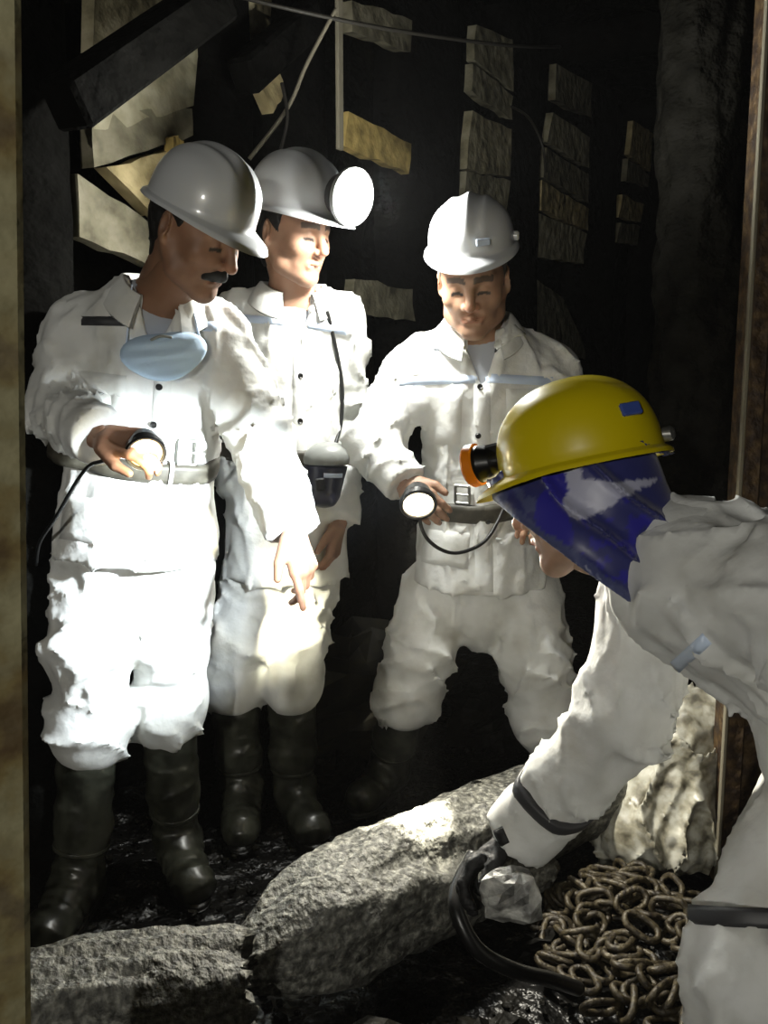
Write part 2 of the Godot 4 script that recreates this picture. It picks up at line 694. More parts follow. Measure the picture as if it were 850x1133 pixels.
func materials() -> void:
	var weave := noise_tex(0.03, 512, 4, [], true, 5.0, FastNoiseLite.TYPE_SIMPLEX_SMOOTH, 3)
	var grime := noise_tex(0.008, 512, 4, [[0.0, Color(0.8, 0.79, 0.76)], [0.42, Color(0.94, 0.94, 0.93)], [0.7, Color(1, 1, 1)]], false, 0, FastNoiseLite.TYPE_SIMPLEX_SMOOTH, 5)
	M.cloth = mat(Color(0.90, 0.905, 0.90), 0.85, grime, 1.6, weave, 0.35)
	M.cloth_trim = mat(Color(0.86, 0.87, 0.87), 0.85, grime, 1.6, weave, 0.35)
	M.stripe = mat(Color(0.80, 0.86, 0.95), 0.35)
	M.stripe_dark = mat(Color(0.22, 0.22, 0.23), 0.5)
	M.shirt = mat(Color(0.66, 0.68, 0.72), 0.9)
	M.belt = mat(Color(0.33, 0.32, 0.28), 0.55, noise_tex(0.02, 256, 3, [[0.2, Color(0.65, 0.63, 0.6)], [0.8, Color(1, 1, 1)]]), 5.0)
	M.buckle = mat(Color(0.72, 0.72, 0.7), 0.3, null, 1, null, 1, 0.9)
	M.button = mat(Color(0.05, 0.05, 0.05), 0.4)
	M.rubber = mat(Color(0.24, 0.245, 0.21), 0.32, noise_tex(0.012, 256, 4, [[0.25, Color(0.45, 0.45, 0.42)], [0.65, Color(1, 1, 1)]]), 3.0, noise_tex(0.02, 256, 3, [], true, 2.0), 0.25)
	M.sole = mat(Color(0.05, 0.05, 0.045), 0.5)
	var sk := mat(Color(1, 1, 1), 0.55)
	sk.vertex_color_use_as_albedo = true
	sk.subsurf_scatter_enabled = true
	sk.subsurf_scatter_strength = 0.08
	M.skin = sk
	M.brown_rock = mat(Color(0.2, 0.185, 0.13), 0.7, noise_tex(0.012, 512, 5, [[0.2, Color(0.3, 0.3, 0.28)], [0.6, Color(0.7, 0.68, 0.6)], [0.85, Color(1, 0.97, 0.85)]], false, 0, FastNoiseLite.TYPE_SIMPLEX_SMOOTH, 13), 1.5)
	M.hair_black = mat(Color(0.05, 0.042, 0.04), 0.65, null, 1, noise_tex(0.08, 256, 2, [], true, 8.0), 1.0)
	M.hair_grey = mat(Color(0.3, 0.28, 0.26), 0.7, null, 1, noise_tex(0.08, 256, 2, [], true, 8.0), 1.0)
	var hw := mat(Color(0.77, 0.78, 0.79), 0.34)
	hw.clearcoat_enabled = true
	hw.clearcoat = 0.6
	hw.clearcoat_roughness = 0.12
	M.helmet_white = hw
	var hy: StandardMaterial3D = hw.duplicate()
	hy.albedo_color = Color(0.82, 0.74, 0.02)
	M.helmet_yellow = hy
	M.black_plastic = mat(Color(0.035, 0.035, 0.038), 0.28)
	M.orange_plastic = mat(Color(0.9, 0.5, 0.03), 0.4)
	M.grey_plastic = mat(Color(0.52, 0.53, 0.52), 0.35)
	M.navy_plastic = mat(Color(0.13, 0.13, 0.2), 0.3)
	M.cable = mat(Color(0.04, 0.04, 0.04), 0.45)
	M.mask = mat(Color(0.74, 0.84, 0.94), 0.75, null, 1, weave, 0.3)
	M.glove = mat(Color(0.09, 0.09, 0.095), 0.65, noise_tex(0.03, 256, 3, [[0.3, Color(0.5, 0.5, 0.5)], [0.75, Color(1, 1, 1)]]), 6.0, weave, 0.8)
	var sc := mat(Color(1, 1, 1), 0.42)
	sc.vertex_color_use_as_albedo = true
	sc.rim_enabled = true
	sc.rim = 0.4
	M.scarf = sc
	# the place
	var coal_n := noise_tex(0.012, 512, 5, [], true, 14.0, FastNoiseLite.TYPE_SIMPLEX_SMOOTH, 11)
	M.coal = mat(Color(0.11, 0.107, 0.097), 0.6, noise_tex(0.01, 512, 5, [[0.2, Color(0.25, 0.25, 0.25)], [0.55, Color(0.6, 0.58, 0.52)], [0.85, Color(1, 0.97, 0.85)]], false, 0, FastNoiseLite.TYPE_SIMPLEX_SMOOTH, 12), 0.8, coal_n, 1.2)
	M.mud = mat(Color(0.085, 0.082, 0.074), 0.42, noise_tex(0.014, 512, 5, [[0.2, Color(0.2, 0.2, 0.2)], [0.6, Color(0.6, 0.58, 0.54)], [0.85, Color(1, 0.97, 0.9)]], false, 0, FastNoiseLite.TYPE_SIMPLEX_SMOOTH, 14), 1.1, coal_n, 1.6)
	var grain_n := noise_tex(0.016, 512, 5, [], true, 10.0, FastNoiseLite.TYPE_SIMPLEX_SMOOTH, 21)
	var wood_t := noise_tex(0.014, 512, 5, [[0.15, Color(0.5, 0.48, 0.42)], [0.45, Color(0.8, 0.78, 0.7)], [0.8, Color(1, 0.98, 0.93)]], false, 0, FastNoiseLite.TYPE_SIMPLEX_SMOOTH, 22)
	M.boards = []
	for k in [Color(0.74, 0.72, 0.64), Color(0.66, 0.65, 0.59), Color(0.76, 0.71, 0.57), Color(0.52, 0.51, 0.46)]:
		M.boards.append(mat(k, 0.85, wood_t, 1.3, grain_n, 0.8))
	M.pale_board = mat(Color(0.85, 0.76, 0.5), 0.8, wood_t, 1.3, grain_n, 0.5)  # same wood texture, paler and yellower than the other boards
	M.post = mat(Color(0.045, 0.045, 0.043), 0.95, wood_t, 1.0, grain_n, 1.2)
	M.post_grey = mat(Color(0.115, 0.114, 0.108), 0.8, wood_t, 1.2, grain_n, 1.6)
	M.bark = mat(Color(0.52, 0.52, 0.505), 0.62, noise_tex(0.02, 512, 5, [[0.2, Color(0.3, 0.3, 0.29)], [0.5, Color(0.6, 0.6, 0.58)], [0.8, Color(1, 1, 0.97)]], false, 0, FastNoiseLite.TYPE_SIMPLEX_SMOOTH, 31), 4.2, noise_tex(0.02, 512, 5, [], true, 16.0, FastNoiseLite.TYPE_SIMPLEX_SMOOTH, 32), 1.0)
	M.pillar = mat(Color(0.56, 0.54, 0.44), 0.8, noise_tex(0.009, 512, 5, [[0.15, Color(0.45, 0.33, 0.2)], [0.35, Color(0.75, 0.68, 0.5)], [0.55, Color(0.86, 0.85, 0.78)], [0.8, Color(1, 1, 0.95)]], false, 0, FastNoiseLite.TYPE_SIMPLEX_SMOOTH, 41), 1.9, grain_n, 0.5)
	M.rust = mat(Color(0.33, 0.265, 0.17), 0.7, noise_tex(0.02, 512, 5, [[0.2, Color(0.45, 0.36, 0.25)], [0.6, Color(0.8, 0.74, 0.6)], [0.85, Color(1, 0.98, 0.9)]], false, 0, FastNoiseLite.TYPE_SIMPLEX_SMOOTH, 42), 2.0, grain_n, 0.8)
	M.chain = mat(Color(0.27, 0.255, 0.2), 0.55, noise_tex(0.03, 256, 4, [[0.2, Color(0.35, 0.28, 0.2)], [0.7, Color(1, 0.95, 0.85)]], false, 0, FastNoiseLite.TYPE_SIMPLEX_SMOOTH, 51), 6.0, grain_n, 1.0, 0.25)
	M.plastic = mat(Color(0.78, 0.78, 0.74), 0.35, noise_tex(0.014, 512, 4, [[0.2, Color(0.3, 0.28, 0.24)], [0.45, Color(0.75, 0.73, 0.68)], [0.7, Color(1, 1, 1)]], false, 0, FastNoiseLite.TYPE_SIMPLEX_SMOOTH, 61), 2.2)
	M.stone = mat(Color(0.82, 0.82, 0.80), 0.5, noise_tex(0.02, 256, 4, [[0.2, Color(0.3, 0.3, 0.3)], [0.7, Color(1, 1, 1)]], false, 0, FastNoiseLite.TYPE_SIMPLEX_SMOOTH, 71), 4.0, grain_n, 1.2)
	M.hose = mat(Color(0.05, 0.05, 0.05), 0.35)
	M.sticker = mat(Color(0.25, 0.33, 0.62), 0.4)
	M.sticker_grey = mat(Color(0.62, 0.66, 0.72), 0.4)
	for k in [M.post, M.post_grey, M.coal]: k.metallic_specular = 0.2
	M.wire = mat(Color(0.16, 0.15, 0.13), 0.6)
	M.strap = mat(Color(0.42, 0.40, 0.34), 0.8)

# ---------------------------------------------------------------- lamps
# round cap-lamp headpiece with its glowing lens: p the centre of the lens, d where it shines
func lamp_head(parent: Node3D, p: Vector3, d: Vector3, r: float, light_c: Color, glow_e: float, bezel: Material, shell: Material, depth := 0.055) -> void:
	var w := d.normalized()
	var hs := lathe(p, w, [Vector2(0.0, -depth), Vector2(r * 0.55, -depth), Vector2(r * 0.8, -depth * 0.75), Vector2(r * 0.98, -depth * 0.35), Vector2(r * 1.0, 0.0), Vector2(r * 0.9, 0.001)])
	part("lamp_housing", hs.finish(), shell, parent)
	var bz := lathe(p, w, [Vector2(r * 1.0, -0.012), Vector2(r * 1.12, -0.010), Vector2(r * 1.14, 0.003), Vector2(r * 1.06, 0.007), Vector2(r * 0.94, 0.005), Vector2(r * 0.9, -0.002)])
	part("lamp_bezel", bz.finish(), bezel, parent)
	var ls := lathe(p, w, [Vector2(r * 0.95, 0.0), Vector2(r * 0.7, 0.005), Vector2(r * 0.35, 0.0075), Vector2(0.0, 0.008)])
	part("lamp_lens", ls.finish(), glow(light_c, glow_e), parent)

func spot(parent: Node3D, p: Vector3, d: Vector3, c: Color, e: float, angle: float, soft := 0.02, blend := 1.0) -> void:
	var l := SpotLight3D.new()
	l.name = "beam"
	parent.add_child(l, true)
	l.global_position = p
	var up := Vector3.UP if absf(d.normalized().y) < 0.95 else Vector3.RIGHT
	l.look_at(p + d, up)
	l.light_color = c
	l.light_energy = e
	l.spot_angle = angle
	l.spot_angle_attenuation = blend
	l.spot_range = 30.0
	l.spot_attenuation = 2.0
	l.light_size = soft
	l.shadow_enabled = true

func omni(parent: Node3D, p: Vector3, c: Color, e: float, soft := 0.03) -> void:
	var l := OmniLight3D.new()
	l.name = "spill"
	parent.add_child(l, true)
	l.global_position = p
	l.light_color = c
	l.light_energy = e
	l.omni_range = 30.0
	l.omni_attenuation = 2.0
	l.light_size = soft
	l.shadow_enabled = true

# ---------------------------------------------------------------- people
func ortho(a: Vector3, n: Vector3) -> Vector3:
	return (a - n * a.dot(n)).normalized()

# hand with five fingers added to a field; pn: where the palm faces, thumb: side of the thumb, curl: bend of each finger
func hand(f: Field, wrist: Vector3, dir: Vector3, pn_in: Vector3, thumb: Vector3, curl: Array, s := 1.0, fat := 1.0) -> void:
	var d := dir.normalized()
	var pn := ortho(pn_in, d)
	var lat := ortho(ortho(thumb, d), pn)
	f.cone(wrist - d * 0.035, wrist + d * 0.012 * s, 0.027 * fat, 0.026 * fat, 0.012, pn, 0.8)
	var off := [0.030, 0.010, -0.010, -0.028]
	var lens := [0.074, 0.082, 0.076, 0.060]
	var up_to := [0.088, 0.092, 0.088, 0.080]
	for k in 4:
		var kn: Vector3 = wrist + d * up_to[k] * s + lat * off[k] * s
		f.cone(wrist + d * 0.018 * s + lat * off[k] * 0.6 * s, kn, 0.0155 * fat, 0.0125 * fat, 0.012)
	f.cone(wrist + d * 0.02 * s + lat * 0.014 * s, wrist + d * 0.045 * s + lat * 0.026 * s + pn * 0.008, 0.018 * fat, 0.014 * fat, 0.012)
	for k in 4:
		var p: Vector3 = wrist + d * up_to[k] * s + lat * off[k] * s
		var ang := 0.0
		var c: float = curl[k + 1]
		var fr := [0.46, 0.30, 0.24]
		var st := [0.85, 1.1, 0.75]
		var r := (0.0098 if k < 3 else 0.0086) * fat
		for j in 3:
			ang += c * st[j]
			var q: Vector3 = p + (d * cos(ang) + pn * sin(ang)) * lens[k] * fr[j] * s
			f.cone(p, q, r * (1.0 - 0.08 * j), r * (0.94 - 0.09 * j), 0.0035)
			p = q
	var tb := wrist + d * 0.03 * s + lat * 0.03 * s
	var tc: float = curl[0]
	var t1 := tb + (d * 0.65 + lat * 0.62 * (1.0 - tc * 0.5) + pn * (0.15 + 0.5 * tc)).normalized() * 0.04 * s
	var t2 := t1 + (d * 0.8 + lat * (0.35 - 0.6 * tc) + pn * (0.1 + 0.6 * tc)).normalized() * 0.032 * s
	f.cone(tb - d * 0.01 * s, t1, 0.0145 * fat, 0.0118 * fat, 0.008)
	f.cone(t1, t2, 0.0112 * fat, 0.0088 * fat, 0.004)

func head_shape(out: Shape, c: Vector3, side: Vector3, up: Vector3, face: Vector3, s: float, skin: Color, brow: Color, neck: Vector3) -> void:
	var b := Basis(side, up, face)
	var ext := Vector3.ONE * 0.148 * s
	var f := Field.new(c - ext, c + ext, 0.0037)
	var P := func(x: float, y: float, z: float) -> Vector3: return c + (side * x + up * y + face * z) * s
	f.egg(P.call(0, 0.032, -0.012), b, Vector3(0.076, 0.085, 0.096) * s, 0.02)
	f.cone(P.call(0, 0.015, 0.028), P.call(0, -0.06, 0.036), 0.063 * s, 0.05 * s, 0.03 * s)
	for k in [-1.0, 1.0]:
		f.cone(P.call(k * 0.058, -0.03, -0.008), P.call(k * 0.050, -0.068, 0.020), 0.02 * s, 0.02 * s, 0.03 * s)
		f.cone(P.call(k * 0.050, -0.068, 0.020), P.call(k * 0.016, -0.096, 0.064), 0.02 * s, 0.018 * s, 0.02 * s)
		f.ball(P.call(k * 0.046, -0.018, 0.056), 0.024 * s, 0.025 * s)
		f.cone(P.call(k * 0.012, 0.031, 0.082), P.call(k * 0.046, 0.031, 0.066), 0.0125 * s, 0.011 * s, 0.016 * s)
	f.ball(P.call(0, -0.097, 0.068), 0.019 * s, 0.02 * s)
	for k in [-1.0, 1.0]:
		f.ball(P.call(k * 0.031, 0.008, 0.098), 0.0165 * s, 0.014 * s, Vector3.ZERO, 1.0, true)
		f.ball(P.call(k * 0.032, 0.009, 0.0715), 0.0150 * s, 0.003 * s)
		f.cone(P.call(k * 0.018, 0.003, 0.0835), P.call(k * 0.044, 0.003, 0.077), 0.0042 * s, 0.004 * s, 0.004 * s)
		f.cone(P.call(k * 0.022, -0.03, 0.082), P.call(k * 0.036, -0.060, 0.060), 0.010 * s, 0.010 * s, 0.02 * s)
	f.cone(P.call(0, 0.024, 0.088), P.call(0, -0.024, 0.113), 0.0085 * s, 0.0125 * s, 0.010 * s)
	for k in [-1.0, 1.0]:
		f.ball(P.call(k * 0.0135, -0.029, 0.098), 0.0088 * s, 0.006 * s)
		f.ball(P.call(k * 0.007, -0.039, 0.104), 0.0038 * s, 0.003 * s, Vector3.ZERO, 1.0, true)
	f.cone(P.call(-0.024, -0.0595, 0.079), P.call(0, -0.0565, 0.0915), 0.0062 * s, 0.0072 * s, 0.006 * s)
	f.cone(P.call(0.024, -0.0595, 0.079), P.call(0, -0.0565, 0.0915), 0.0062 * s, 0.0072 * s, 0.006 * s)
	f.cone(P.call(-0.017, -0.068, 0.082), P.call(0.017, -0.068, 0.082), 0.0078 * s, 0.0078 * s, 0.006 * s)
	f.cone(P.call(-0.028, -0.0625, 0.088), P.call(0.028, -0.0625, 0.088), 0.0022 * s, 0.0022 * s, 0.002 * s, Vector3.ZERO, 1.0, 0, true)
	for k in [-1.0, 1.0]:
		var ax: Vector3 = (side * k * 0.85 - face * 0.5).normalized()
		f.egg(P.call(k * 0.080, 0.006, -0.018), Basis(ax, up, ax.cross(up)), Vector3(0.0085, 0.031, 0.019) * s, 0.006 * s)
		f.egg(P.call(k * 0.089, 0.008, -0.012), Basis(ax, up, ax.cross(up)), Vector3(0.007, 0.018, 0.010) * s, 0.004 * s, true)
		f.ball(P.call(k * 0.078, -0.022, -0.010), 0.0085 * s, 0.006 * s)
	f.cone(P.call(0, -0.045, -0.025), neck.lerp(c, 0.12), 0.052 * s, 0.056 * s, 0.025 * s)
	var paint := func(p: Vector3) -> Color:
		var q := p - c
		var x := absf(q.dot(side)) / s
		var y := q.dot(up) / s
		var z := q.dot(face) / s
		var n := noise_a.get_noise_3dv(p * 420.0)
		var col := skin * (1.0 + 0.16 * n)
		if z > 0.02 and y < -0.035 + n * 0.012: # stubble
			col = col.lerp(brow.lerp(skin, 0.45), 0.2 + 0.15 * noise_b.get_noise_3dv(p * 1500.0))
		if z > 0.03 and x < 0.02 and y < -0.015 and y > -0.045: col = col.lerp(Color(skin.r * 1.15, skin.g * 0.92, skin.b * 0.88), 0.5)
		if z > 0.07 and x < 0.026 and absf(y + 0.0625) < 0.008: col = col.lerp(Color(skin.r * 0.9, skin.g * 0.62, skin.b * 0.6), 0.6)
		var by := 0.0335 + 0.10 * minf(x - 0.012, 0.022) - 0.15 * maxf(x - 0.034, 0.0)
		if z > 0.05 and x > 0.010 and x < 0.055 and absf(y - by) < 0.0072: col = col.lerp(brow, 0.9)
		if z > 0.06 and x > 0.017 and x < 0.047 and absf(y - 0.0025 + absf(x - 0.032) * 0.2) < 0.0042: col = brow * 0.6
		col.a = 1.0
		return col
	f.mesh_into(out, paint)

# helmet shell: origin at the rim's centre, up and front given; three ridges on top, rim and peak
func helmet_mesh(c: Vector3, side: Vector3, up: Vector3, face: Vector3, size: Vector3, peak: float, ridge: float, rim: float) -> Shape:
	var s := Shape.new()
	var us := 72
	var vs := 26
	for layer in 2:
		var inset := 0.0 if layer == 0 else 0.0035
		for k in vs + 1:
			var t := float(k) / vs
			for j in us:
				var g := TAU * j / us
				var sx := sin(g)
				var cz := cos(g)
				var pt := Vector3.ZERO
				var fr := pow(maxf(cz, 0.0), 1.6)
				if t < 0.8:
					var a := t / 0.8 * PI * 0.5
					var prof := pow(sin(a), 0.86)
					var hh := pow(cos(a), 0.80) * size.y
					pt = Vector3(sx * prof * (size.x - inset), hh - inset, cz * prof * (size.z - inset))
					var rd := exp(-pow(pt.x / 0.016, 2.0)) + 0.55 * exp(-pow((absf(pt.x) - 0.043) / 0.011, 2.0))
					rd *= smoothstep(0.12, 0.45, pt.y / size.y) * (1.0 - 0.7 * smoothstep(0.0, 1.0, -cz * prof))
					pt.y += rd * ridge * (0.4 + 0.6 * pt.y / size.y)
					pt.z += rd * ridge * 0.6 * maxf(0.0, cz) * prof
				else:
					var e := (t - 0.8) / 0.2
					var outw := rim + fr * peak
					var drop := -e * (0.010 + 0.016 * fr) - (0.004 if e > 0.85 else 0.0)
					pt = Vector3(sx * (size.x + outw * minf(e * 1.1, 1.0)), drop - inset * (1.0 if e < 0.95 else 0.0), cz * (size.z + outw * minf(e * 1.1, 1.0)))
					if sx * sx < 2.0: pt.x = sx * (size.x + rim * minf(e * 1.1, 1.0) + fr * peak * 0.45 * e)
				s.v.append(c + side * pt.x + up * pt.y + face * pt.z)
	var per := (vs + 1) * us
	for k in vs:
		for j in us:
			var j2 := (j + 1) % us
			var a := k * us + j; var b := k * us + j2
			s.quad(a, b, b + us, a + us)
			s.quad(per + a, per + a + us, per + b + us, per + b)
	for j in us:
		var a := vs * us + j; var b := vs * us + (j + 1) % us
		s.quad(a, b, per + b, per + a)
	return s

func boot(parent: Node3D, cuff: Vector3, ankle: Vector3, toe: Vector3, sole_y := 0.0) -> void:
	var t := Vector3(toe.x, 0, toe.z).normalized()
	var base := Vector3(ankle.x, sole_y, ankle.z)
	var tip := base + t * 0.175 + Vector3(0, 0.045, 0)
	var heel := base - t * 0.04 + Vector3(0, 0.045, 0)
	var a := cuff
	var lo := Vector3(minf(minf(a.x, tip.x), heel.x), sole_y, minf(minf(a.z, tip.z), heel.z)) - Vector3(0.13, 0.03, 0.13)
	var hi := Vector3(maxf(maxf(a.x, tip.x), heel.x), a.y + 0.08, maxf(maxf(a.z, tip.z), heel.z)) + Vector3(0.13, 0.03, 0.13)
	var f := Field.new(lo, hi, 0.0075)
	var mid := cuff.lerp(ankle, 0.62)
	f.cone(cuff + Vector3(0, 0.05, 0), mid, 0.074, 0.064, 0.03)
	f.cone(mid, ankle, 0.064, 0.054, 0.03)
	f.cone(ankle, heel, 0.054, 0.044, 0.03)
	f.cone(ankle + t * 0.02 - Vector3(0, 0.02, 0), tip - t * 0.02, 0.052, 0.047, 0.04, Vector3.UP, 0.86)
	f.cone(heel, tip, 0.042, 0.046, 0.03)
	f.ball(tip + Vector3(0, 0.004, 0), 0.047, 0.02)
	# creases at the ankle and the pull-over ridge on the shaft
	f.folds(noise_a, cuff, ankle, 0.13, t, Vector3(60, 60, 160), 0.2, 0.006, ankle * 50.0)
	f.folds(noise_a, ankle, tip, 0.11, Vector3.UP, Vector3(60, 60, 300), 0.0, 0.006, tip * 50.0)
	f.carve_planes([[base + Vector3(0, 0.016, 0), Vector3.UP]], base + t * 0.06, 0.26)
	var s := Shape.new()
	f.mesh_into(s)
	var bt := part("boot", s.finish(), M.rubber, parent)
	# sole
	var sole := Shape.new()
	var ring := 30
	for y in [0.0, 0.006, 0.02, 0.02]:
		var k := sole.v.size()
		for j in ring:
			var g := TAU * j / ring
			var l := cos(g)
			var w := 0.047 + 0.008 * smoothstep(-0.2, 0.7, l) - 0.006 * exp(-pow((l + 0.15) / 0.3, 2.0))
			var q := base + t * (0.0675 + 0.158 * signf(l) * pow(absf(l), 0.8)) + t.cross(Vector3.UP) * sin(g) * w
			sole.v.append(q + Vector3(0, y, 0) if k < ring * 3 else base + t * 0.0675 + Vector3(0, y, 0))
	for k in 3:
		for j in ring:
			var j2 := (j + 1) % ring
			sole.quad(k * ring + j, k * ring + j2, (k + 1) * ring + j2, (k + 1) * ring + j)
	for j in ring:
		sole.i.append_array(PackedInt32Array([j, (j + 1) % ring, ring * 3]))
	part("sole", sole.finish(), M.sole, bt)
	var rim := band(f, cuff.lerp(ankle, 0.78), (cuff - ankle), 0.012, 0.003, 0.12, 0.0, TAU, t, 26)
	part("ankle_ridge", rim.finish(), M.rubber, bt)

func collar_mesh(nk: Vector3, side: Vector3, up: Vector3, front: Vector3, open := 0.5, s := 1.0) -> Shape:
	var sh := Shape.new()
	var cols := 40
	var rows := [[0.070, -0.012], [0.070, 0.022], [0.074, 0.034], [0.082, 0.034], [0.098, 0.012], [0.116, -0.018], [0.112, -0.024], [0.092, 0.006], [0.080, 0.026]]
	for k in cols + 1:
		var g := lerpf(open, TAU - open, float(k) / cols)
		var fr := pow(maxf(cos(g), 0.0), 1.5)
		for r in rows:
			var rr: float = r[0] * s
			var hh: float = r[1] * s
			hh -= fr * (0.030 + 0.35 * (rr - 0.07))
			rr += fr * 0.012
			sh.v.append(nk + side * sin(g) * rr * 1.06 + front * cos(g) * rr * 0.98 + up * hh)
	var n := rows.size()
	for k in cols:
		for j in n - 1:
			sh.quad(k * n + j, (k + 1) * n + j, (k + 1) * n + j + 1, k * n + j + 1)
	return sh

# builds one clothed person from joints; returns the node and the fields of the clothes
func person(J: Dictionary) -> Dictionary:
	var root := thing("person", Vector3((J.an[0].x + J.an[1].x) * 0.5, 0, (J.an[0].z + J.an[1].z) * 0.5), J.label, "person")
	var up: Vector3 = (J.neck - J.waist).normalized()
	var front: Vector3 = ortho(J.front, up)
	var side := up.cross(front)
	var W: Array = J.w
	var hs: float = J.get("hs", 1.0)
	# ---- body: one continuous figure under the clothes
	var lo: Vector3 = J.neck; var hi: Vector3 = J.neck
	for g in [J.sh, J.el, J.wr, J.hip, J.kn, J.cu, J.an]:
		for p in g:
			lo = lo.min(p); hi = hi.max(p)
	var bf := Field.new(lo - Vector3.ONE * 0.18, hi + Vector3.ONE * 0.18, 0.016)
	bf.cone(J.neck - up * 0.02, J.head - J.up * 0.07, 0.058, 0.055, 0.03)
	bf.cone(J.chest, J.waist, W[0] - 0.035, W[1] - 0.03, 0.06, front, 0.66)
	bf.cone(J.waist, (J.hip[0] + J.hip[1]) * 0.5, W[1] - 0.03, W[1] - 0.02, 0.06, front, 0.72)
	for k in 2:
		bf.cone(J.neck - up * 0.045, J.sh[k], 0.05, 0.05, 0.05)
		bf.cone(J.sh[k], J.el[k], 0.052, 0.042, 0.03)
		bf.cone(J.el[k], J.wr[k], 0.042, 0.028, 0.02)
		bf.cone(J.hip[k], J.kn[k], 0.082, 0.058, 0.04)
		bf.cone(J.kn[k], J.cu[k], 0.056, 0.046, 0.03)
		bf.cone(J.cu[k], J.an[k], 0.046, 0.036, 0.02)
	var body := Shape.new()
	var skin: Color = J.skin
	bf.mesh_into(body, func(_p): return skin)
	var hside: Vector3 = J.up.cross(J.face).normalized()
	head_shape(body, J.head, hside, J.up, J.face, hs, skin, J.brow, J.neck)
	for k in 2:
		var hd = J.hands[k]
		if hd == null or hd.get("glove", false): continue
		var w: Vector3 = J.wr[k]
		var hf := Field.new(w + hd.dir.normalized() * 0.08 - Vector3.ONE * 0.135, w + hd.dir.normalized() * 0.08 + Vector3.ONE * 0.135, 0.0042)
		hand(hf, w, hd.dir, hd.pn, hd.thumb, hd.curl, hd.get("s", 1.0))
		hf.mesh_into(body, func(p): return skin * (1.0 + 0.12 * noise_a.get_noise_3dv(p * 500.0)))
	part("body", body.finish(), M.skin, root)
	for k in 2:
		var hd = J.hands[k]
		if hd == null or not hd.get("glove", false): continue
		var w: Vector3 = J.wr[k]
		var hf := Field.new(w + hd.dir.normalized() * 0.07 - Vector3.ONE * 0.15, w + hd.dir.normalized() * 0.07 + Vector3.ONE * 0.15, 0.0045)
		hf.cone(w - hd.dir.normalized() * 0.06, w, 0.04, 0.034, 0.01)
		hand(hf, w, hd.dir, hd.pn, hd.thumb, hd.curl, hd.get("s", 1.05), 1.22)
		hf.folds(noise_a, w - hd.dir * 0.05, w + hd.dir * 0.12, 0.13, hd.pn, Vector3(400, 400, 900), 0.3, 0.003, w * 90.0)
		var gs := Shape.new()
		hf.mesh_into(gs)
		part("glove", gs.finish(), M.glove, root, "black work glove")
	# ---- trousers
	var tlo: Vector3 = J.waist; var thi: Vector3 = J.waist
	for g in [J.hip, J.kn, J.cu]:
		for p in g:
			tlo = tlo.min(p); thi = thi.max(p)
	var tf := Field.new(tlo - Vector3.ONE * 0.2, thi + Vector3.ONE * 0.2, 0.0115)
	var pel: Vector3 = (J.hip[0] + J.hip[1]) * 0.5
	tf.cone(J.waist.lerp(pel, 0.4), pel + (pel - J.waist).normalized() * 0.02, W[1] - 0.005, W[1] + 0.0, 0.05, front, 0.74)
	var LR: Array = J.get("leg", [0.105, 0.1, 0.1])
	for k in 2:
		tf.cone(J.hip[k], J.kn[k], LR[0], LR[1], 0.025)
		tf.cone(J.kn[k], J.cu[k] + (J.kn[k] - J.cu[k]).normalized() * 0.05, LR[1], LR[2], 0.03)
		var ld: Vector3 = (J.kn[k] - J.cu[k]).normalized()
		tf.cone(J.cu[k] + ld * 0.055, J.cu[k] + ld * 0.025, LR[2] + 0.008, LR[2] + 0.002, 0.03)
		tf.cone(J.cu[k] + ld * 0.05, J.cu[k], LR[2] - 0.01, LR[2] - 0.02, 0.02, Vector3.ZERO, 1.0, 1)
	for k in 2:
		var sd: Vector3 = J.front
		var sv: Vector3 = J.hip[k] * 37.0
		tf.folds(noise_c, J.hip[k], J.kn[k], 0.19, sd, Vector3(110, 110, 40), 0.7, 0.013, sv)
		tf.folds(noise_c, J.kn[k], J.cu[k], 0.17, sd, Vector3(75, 75, 120), 0.9, 0.019, sv + Vector3(50, 9, 4))
		tf.folds(noise_c, J.hip[k].lerp(J.kn[k], 0.4), J.kn[k], 0.17, sd, Vector3(90, 90, 150), -0.5, 0.010, sv + Vector3(7, 90, 44))
	var ts := Shape.new()
	tf.mesh_into(ts)
	var trousers := part("trousers", ts.finish(), M.cloth, root)
	# ---- boots
	for k in 2:
		boot(root, J.cu[k], J.an[k], J.toe[k])
	# ---- jacket
	var jlo: Vector3 = J.hem; var jhi: Vector3 = J.hem
	for g in [J.sh, J.el, J.wr]:
		for p in g:
			jlo = jlo.min(p); jhi = jhi.max(p)
	jhi = jhi.max(J.neck)
	jlo = jlo.min(J.hem - Vector3(0.1, 0, 0.1)); jhi = jhi.max(J.hem + Vector3(0.1, 0, 0.1))
	var jf := Field.new(jlo - Vector3.ONE * 0.17, jhi + Vector3.ONE * 0.17, 0.0105)
	jf.cone(J.chest, J.waist, W[0], W[1], 0.05, front, J.get("flat", 0.70))
	jf.cone(J.waist, J.hem, W[1], W[2], 0.03, front, J.get("flat", 0.70) + 0.05, 1)
	var SR: Array = J.get("sleeve", [0.082, 0.076, 0.064])
	for k in 2:
		jf.cone(J.neck - up * 0.05, J.sh[k], 0.075, SR[0] - 0.012, 0.06)
		jf.cone(J.sh[k], J.el[k], SR[0], SR[1], 0.045)
		jf.cone(J.el[k], J.wr[k], SR[1], SR[2], 0.03, Vector3.ZERO, 1.0, 1)
	# folds
	var js: Vector3 = J.chest * 41.0
	var fs: float = J.get("fold", 1.0)
	jf.folds(noise_c, J.chest, J.hem, 0.30, side, Vector3(150, 100, 36), 0.5, 0.011 * fs, js)
	jf.folds(noise_c, J.waist + up * 0.05, J.waist - up * 0.05, 0.24, side, Vector3(230, 230, 90), 0.2, 0.009 * fs, js + Vector3(9, 70, 3))
